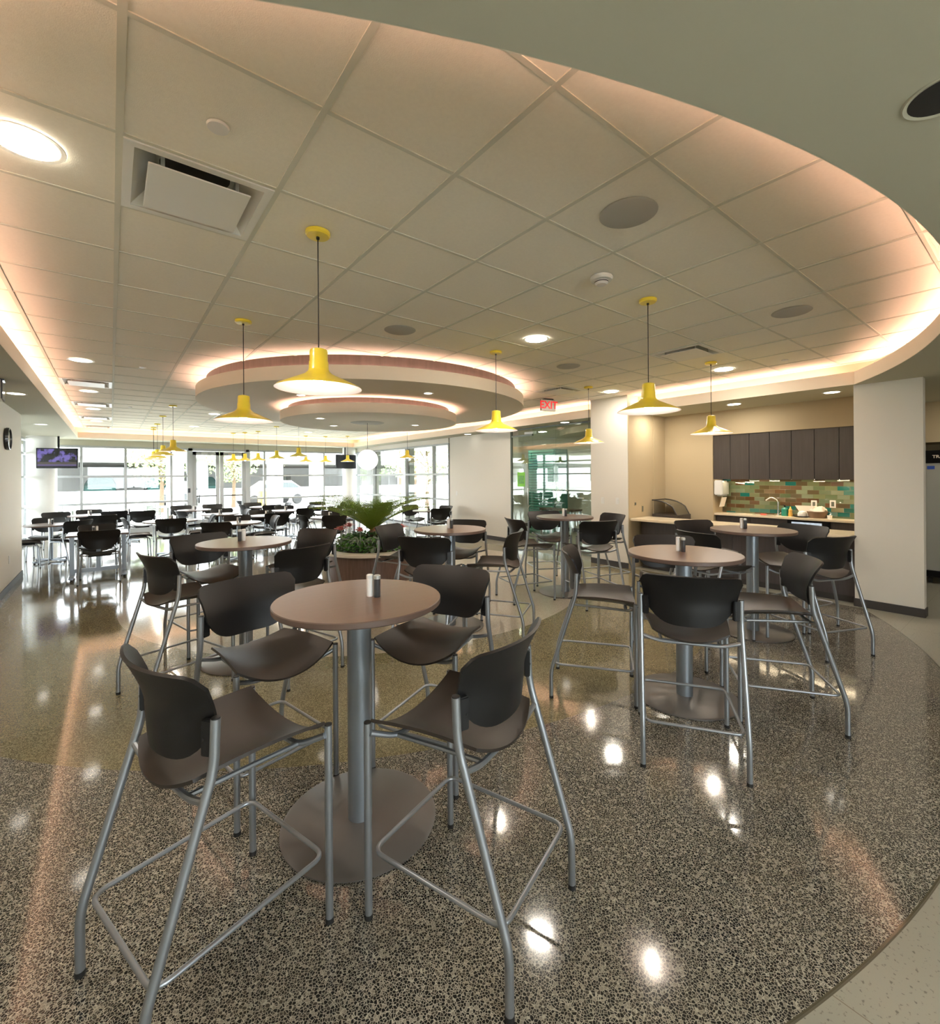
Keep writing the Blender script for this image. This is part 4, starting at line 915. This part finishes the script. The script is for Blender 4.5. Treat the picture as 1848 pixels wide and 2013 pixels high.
# ------------------------------------------------------------------ refrigerator in the hall
t = empty('refrigerator', (9.62, .77, 0), 0, 'stainless steel refrigerator cut off at the right edge', 'refrigerator')
MB().box(.03, .85, -.45, .45, .12, 1.98).build('cabinet', 'stainless', parent=t, bevel=.01)
d = MB().box(0, .03, -.44, .44, .20, 1.78).build('door', 'stainless', parent=t, bevel=.008)
MB().box(0, .03, -.445, .445, 1.79, 1.98).build('header_panel', 'tv_black', parent=t, bevel=.004)
lt = letters(t, 'TRAULSEN', .062, (-.004, .215, 1.885), (pi / 2, 0, -pi / 2), 'paper')
MB().box(-.003, 0, .34, .42, 1.70, 1.75).build('badge', 'blue_label', parent=d)
MB().box(0, .05, -.44, .44, .10, .19).build('kick_grille', 'tv_black', parent=t, bevel=.004)
for sx in (.06, .8):
    for sy in (-.4, .4): MB().lathe([(.0001, -.02), (.045, -.02), (.045, .02), (.0001, .02)], 16).build('caster', 'black_rubber', parent=t).matrix_local = Matrix.Translation((sx, sy, .045)) @ Matrix.Rotation(pi / 2, 4, 'X')
tag(MB().box(10.2, 10.5, 1.02, 1.32, 2.02, 2.32).build('speaker_box', 'tv_black', bevel=.01), 'black box mounted high in the hall above the refrigerator', 'box') if False else None

# ------------------------------------------------------------------ left wall things
t = empty('wall_clock', (WL, 9.36, 2.23), 0, 'round dark rimmed wall clock seen edge on at the left', 'clock')
k_ = Matrix.Rotation(pi / 2, 4, 'Y')
def turned(prof, m, name, n=36):
    b = MB(); b.lathe(prof, n); b.v = [tuple(k_ @ Vector(p)) for p in b.v]; return b.build(name, m, parent=t)
turned([(.0001, 0), (.15, 0), (.165, .02), (.16, .05), (.145, .055), (.14, .03), (.0001, .03)], 'car_dark', 'rim'); turned([(.139, .032), (.0001, .033)], 'white_enamel', 'face')
MB().box(.034, .038, -.004, .004, 0, .09).box(.034, .038, 0, .07, -.004, .004).build('hands', 'ink', parent=t)
def tv(x, y, z, rz, lab, screen_m, hz):
    t = empty('television', (x, y, z), rz, lab, 'television')
    MB().box(-.42, .42, -.035, .035, -.26, .26).build('bezel', 'tv_black', parent=t, bevel=.008)
    MB().box(-.395, .395, -.038, -.034, -.20, .235).build('screen', screen_m, parent=t)
    MB().tube([(0, .06, .1), (0, .06, hz - z)], .022, 12).box(-.08, .08, .035, .075, -.06, .16).build('ceiling_mount', 'tv_black', parent=t)
    return t
# a moving picture of a park street
m = bpy.data.materials.new('screen_picture'); m.use_nodes = True; MATS['screen'] = m
nt = m.node_tree; b = nt.nodes['Principled BSDF']; N = nt.nodes.new; L = nt.links.new; b.inputs['Base Color'].default_value = (.01, .01, .01, 1)
tc = N('ShaderNodeTexCoord'); sp = N('ShaderNodeSeparateXYZ'); L(tc.outputs['Object'], sp.inputs[0])
n1 = N('ShaderNodeTexNoise'); n1.inputs['Scale'].default_value = 7; n1.inputs['Detail'].default_value = 5; L(tc.outputs['Object'], n1.inputs['Vector'])
r1 = N('ShaderNodeValToRGB'); e = r1.color_ramp.elements; e[0].position = .47; e[0].color = (.02, .02, .012, 1); e[1].position = .58; e[1].color = (.30, .24, .75, 1); L(n1.outputs[0], r1.inputs[0])
r2 = N('ShaderNodeValToRGB'); e = r2.color_ramp.elements; r2.color_ramp.interpolation = 'CONSTANT'; e[0].position = 0; e[0].color = (.20, .15, .35, 1); e[1].position = .12; e[1].color = (.13, .11, .09, 1)
L(M_(nt, 'ADD', M_(nt, 'MULTIPLY', sp.outputs[2], 1.0), .28), r2.inputs[0])
L(MIX(nt, M_(nt, 'GREATER_THAN', sp.outputs[2], -.10), r2.outputs[0], r1.outputs[0]), b.inputs['Emission Color']); b.inputs['Emission Strength'].default_value = .13; b.inputs['Roughness'].default_value = .3; b.inputs['Specular IOR Level'].default_value = .1
p = Vector((0, 0))
tv(-1.08, 17.1 - 1.2, 2.17, radians(-14), 'hanging television showing a purple street scene at the far left', 'screen', SOFF)
tv(7.0, 16.55, 2.20, radians(8), 'dark hanging television before the white column near the far right corner', 'tv_black', SOFF)

# round white columns inside the glass
def column(x, y, r, lab, z1=SOFF, nm='column', m='concrete_white'):
    tag(MB().cyl(r, 0, z1, 48).build(nm, m, loc=(x, y, 0)), lab, 'column', 'round white columns')
column(-1.42, 16.35, .30, 'thick round white column behind the left television'); column(7.25, 16.85, .24, 'round white column below the dark television at the far right')

# ------------------------------------------------------------------ outside
G = -.12
MB().box(-60, 90, YW + .13, 120, G - .2, G).build('ground_outside', 'ground_ext', kind='structure')
MB().box(-60, 90, -40, -20, G - .2, G).box(FX0, XW + .21, -20, FY0 - .16, G - .2, G).box(XW + .21, 90, -20, YW + .13, G - .2, G).box(-60, FX0, -20, YW + .13, G - .2, G).box(FX0, -1.86, 10.85, YW + .13, G, -.001).build('ground_side', 'ground_ext', kind='structure')
column(2.0, 21.5, .30, 'tall pale exterior column left of the entrance doors', 5.5); column(5.9, 22.0, .34, 'tall pale exterior column right of the entrance doors', 5.5); column(-2.2, 22.5, .30, 'tall pale exterior column beyond the left television', 5.5)
t = empty('parking_garage', (0, 40, 0), 0, 'pale concrete parking garage across the drive', 'building')
MB().box(-45, 45, 0, 22, 3.1, 4.4).build('upper_deck', 'concrete_white', parent=t)
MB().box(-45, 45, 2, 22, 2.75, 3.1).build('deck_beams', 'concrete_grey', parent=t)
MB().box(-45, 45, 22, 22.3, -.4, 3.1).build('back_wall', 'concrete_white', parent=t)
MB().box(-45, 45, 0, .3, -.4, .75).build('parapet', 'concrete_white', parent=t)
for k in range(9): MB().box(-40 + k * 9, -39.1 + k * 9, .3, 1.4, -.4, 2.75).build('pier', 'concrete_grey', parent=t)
for k in range(5): MB().box(-36 + k * 18, -28 + k * 18, 20, 21.9, -.4, 1.9).build('ramp_wall', 'concrete_grey', parent=t)
def car(x, y, rz, m, lab, z=0):
    t = empty('car', (x, y, z + G + (.28 if y > 40 else 0)), rz, lab, 'car', 'cars in the parking garage')
    prof = [(-2.2, .35), (-2.25, .75), (-1.75, .95), (-1.0, 1.02), (-.35, 1.50), (1.1, 1.52), (1.75, 1.02), (2.2, .95), (2.25, .40)]
    b = MB(); n = len(prof); vs = [(px, s * (.88 if pz < 1.2 else .68), pz) for s in (-1, 1) for px, pz in prof]
    b.add(vs, [(i, i + 1, n + i + 1, n + i) for i in range(n - 1)] + [(n - 1, 0, n, 2 * n - 1), tuple(range(n)), tuple(range(n, 2 * n))]); b.build('body', m, parent=t, bevel=.05)
    MB().add([(-.95, s * .885, 1.05) for s in (-1, 1)] + [(-.38, s * .70, 1.45) for s in (-1, 1)] + [(1.08, s * .70, 1.46) for s in (-1, 1)] + [(1.6, s * .885, 1.05) for s in (-1, 1)], [(0, 2, 4, 6), (1, 3, 5, 7), (0, 1, 3, 2), (4, 5, 7, 6)]).build('windows', 'car_glass', parent=t)
    for sx in (-1.4, 1.4):
        for sy in (-.82, .82): MB().lathe([(.0001, -.1), (.30, -.1), (.33, -.06), (.33, .06), (.30, .1), (.0001, .1)], 20).build('wheel', 'black_rubber', parent=t).matrix_local = Matrix.Translation((sx, sy, .33)) @ Matrix.Rotation(pi / 2, 4, 'X')
car(-4.5, 43.5, pi / 2, 'car_green', 'dark green car behind the garage parapet, leftmost', .0); car(-.6, 43.5, pi / 2, 'car_green', 'dark green car second from the left behind the parapet', .0)
car(3.0, 43.6, pi / 2, 'car_green', 'dark green car third from the left behind the parapet', 0); car(6.0, 43.5, pi / 2, 'car_green', 'dark green car right of the garage pier', 0)
car(8.0, 31.0, radians(12), 'car_white', 'white car parked on the drive right of the entrance doors', 0); car(3.6, 34.5, radians(80), 'car_dark', 'dark car seen through the right entrance door', 0)
tag(MB().box(-.35, .35, -.35, .35, 0, .95).build('traffic_barrier', 'barrel', loc=(7.0, 28.0, G), bevel=.05), 'orange barrier beside the white car outside', 'barrier')
def tree(x, y, h, r, lab, seed):
    random.seed(seed); t = empty('tree', (x, y, G), 0, lab, 'tree', 'trees outside the windows')
    b = MB().tube([(0, 0, 0), (.05, 0, h * .4), (0, .05, h * .8)], [.12, .08, .03], 8)
    for k in range(7): a = k * .9; b.tube([(0, 0, h * (.3 + .06 * k)), (cos(a) * r * .6, sin(a) * r * .6, h * (.5 + .06 * k))], [.04, .01], 5)
    b.build('trunk', 'bark', parent=t); c = MB()
    for k in range(1400):
        v = Vector((random.gauss(0, 1), random.gauss(0, 1), random.gauss(0, 1))).normalized() * random.random() ** .4; p = Vector((v.x * r, v.y * r, h * .68 + v.z * r * 1.05))
        a = Vector((random.gauss(0, 1), random.gauss(0, 1), random.gauss(0, 1))).normalized() * .09; q = a.orthogonal().normalized() * .06
        c.add([p - a, p + q, p + a, p - q], [(0, 1, 2, 3)])
    c.build('crown', 'tree_leaf', parent=t)
tree(2.0, 28, 4.2, 1.5, 'young tree outside the left window run', 1); tree(5.6, 29.5, 4.4, 1.5, 'young tree outside the right entrance door', 2)
tree(12.5, 19.5, 4.5, 1.7, 'small tree outside the side windows, left one', 3); tree(14.5, 24.0, 5, 2.0, 'small tree outside the side windows, right one', 4); tree(18, 32, 6, 2.4, 'larger tree beyond the far corner outside', 5)
for k, (x, y) in enumerate(((-1.0, 20.0), (1.6, 19.6))):
    t = empty('patio_table', (x, y, G), 0, ['outdoor patio table with slatted chairs left of the doors, left one', 'outdoor patio table left of the entrance doors, right one'][k], 'table')
    MB().lathe([(.0001, .71), (.5, .71), (.5, .74), (.0001, .74)], 32).build('tabletop', 'alu_white', parent=t); MB().cyl(.03, .02, .71, 12).cyl(.28, 0, .02, 24).build('pedestal', 'alu_dark', parent=t)
    for a in range(3):
        c = empty('patio_chair', (x + .75 * cos(a * 2.1), y + .75 * sin(a * 2.1), G), a * 2.1 - pi / 2, 'metal patio chair outside, ' + ['beside the left patio table', 'beside the right patio table'][k] + [', on its right', ', on its far side', ', on its near side'][a], 'chair')
        b = MB()
        for s in range(6): b.box(-.22, .22, .20, .215, .5 + s * .055, .53 + s * .055)
        b.build('back_slats', 'alu_dark', parent=c); MB().box(-.22, .22, -.2, .22, .43, .45).build('seat', 'alu_dark', parent=c)
        for sx in (-.2, .2):
            for sy in (-.18, .2): MB().tube([(sx, sy, 0), (sx, sy, .44 if sy < 0 else .83)], .011, 6).build('leg', 'alu_dark', parent=c)
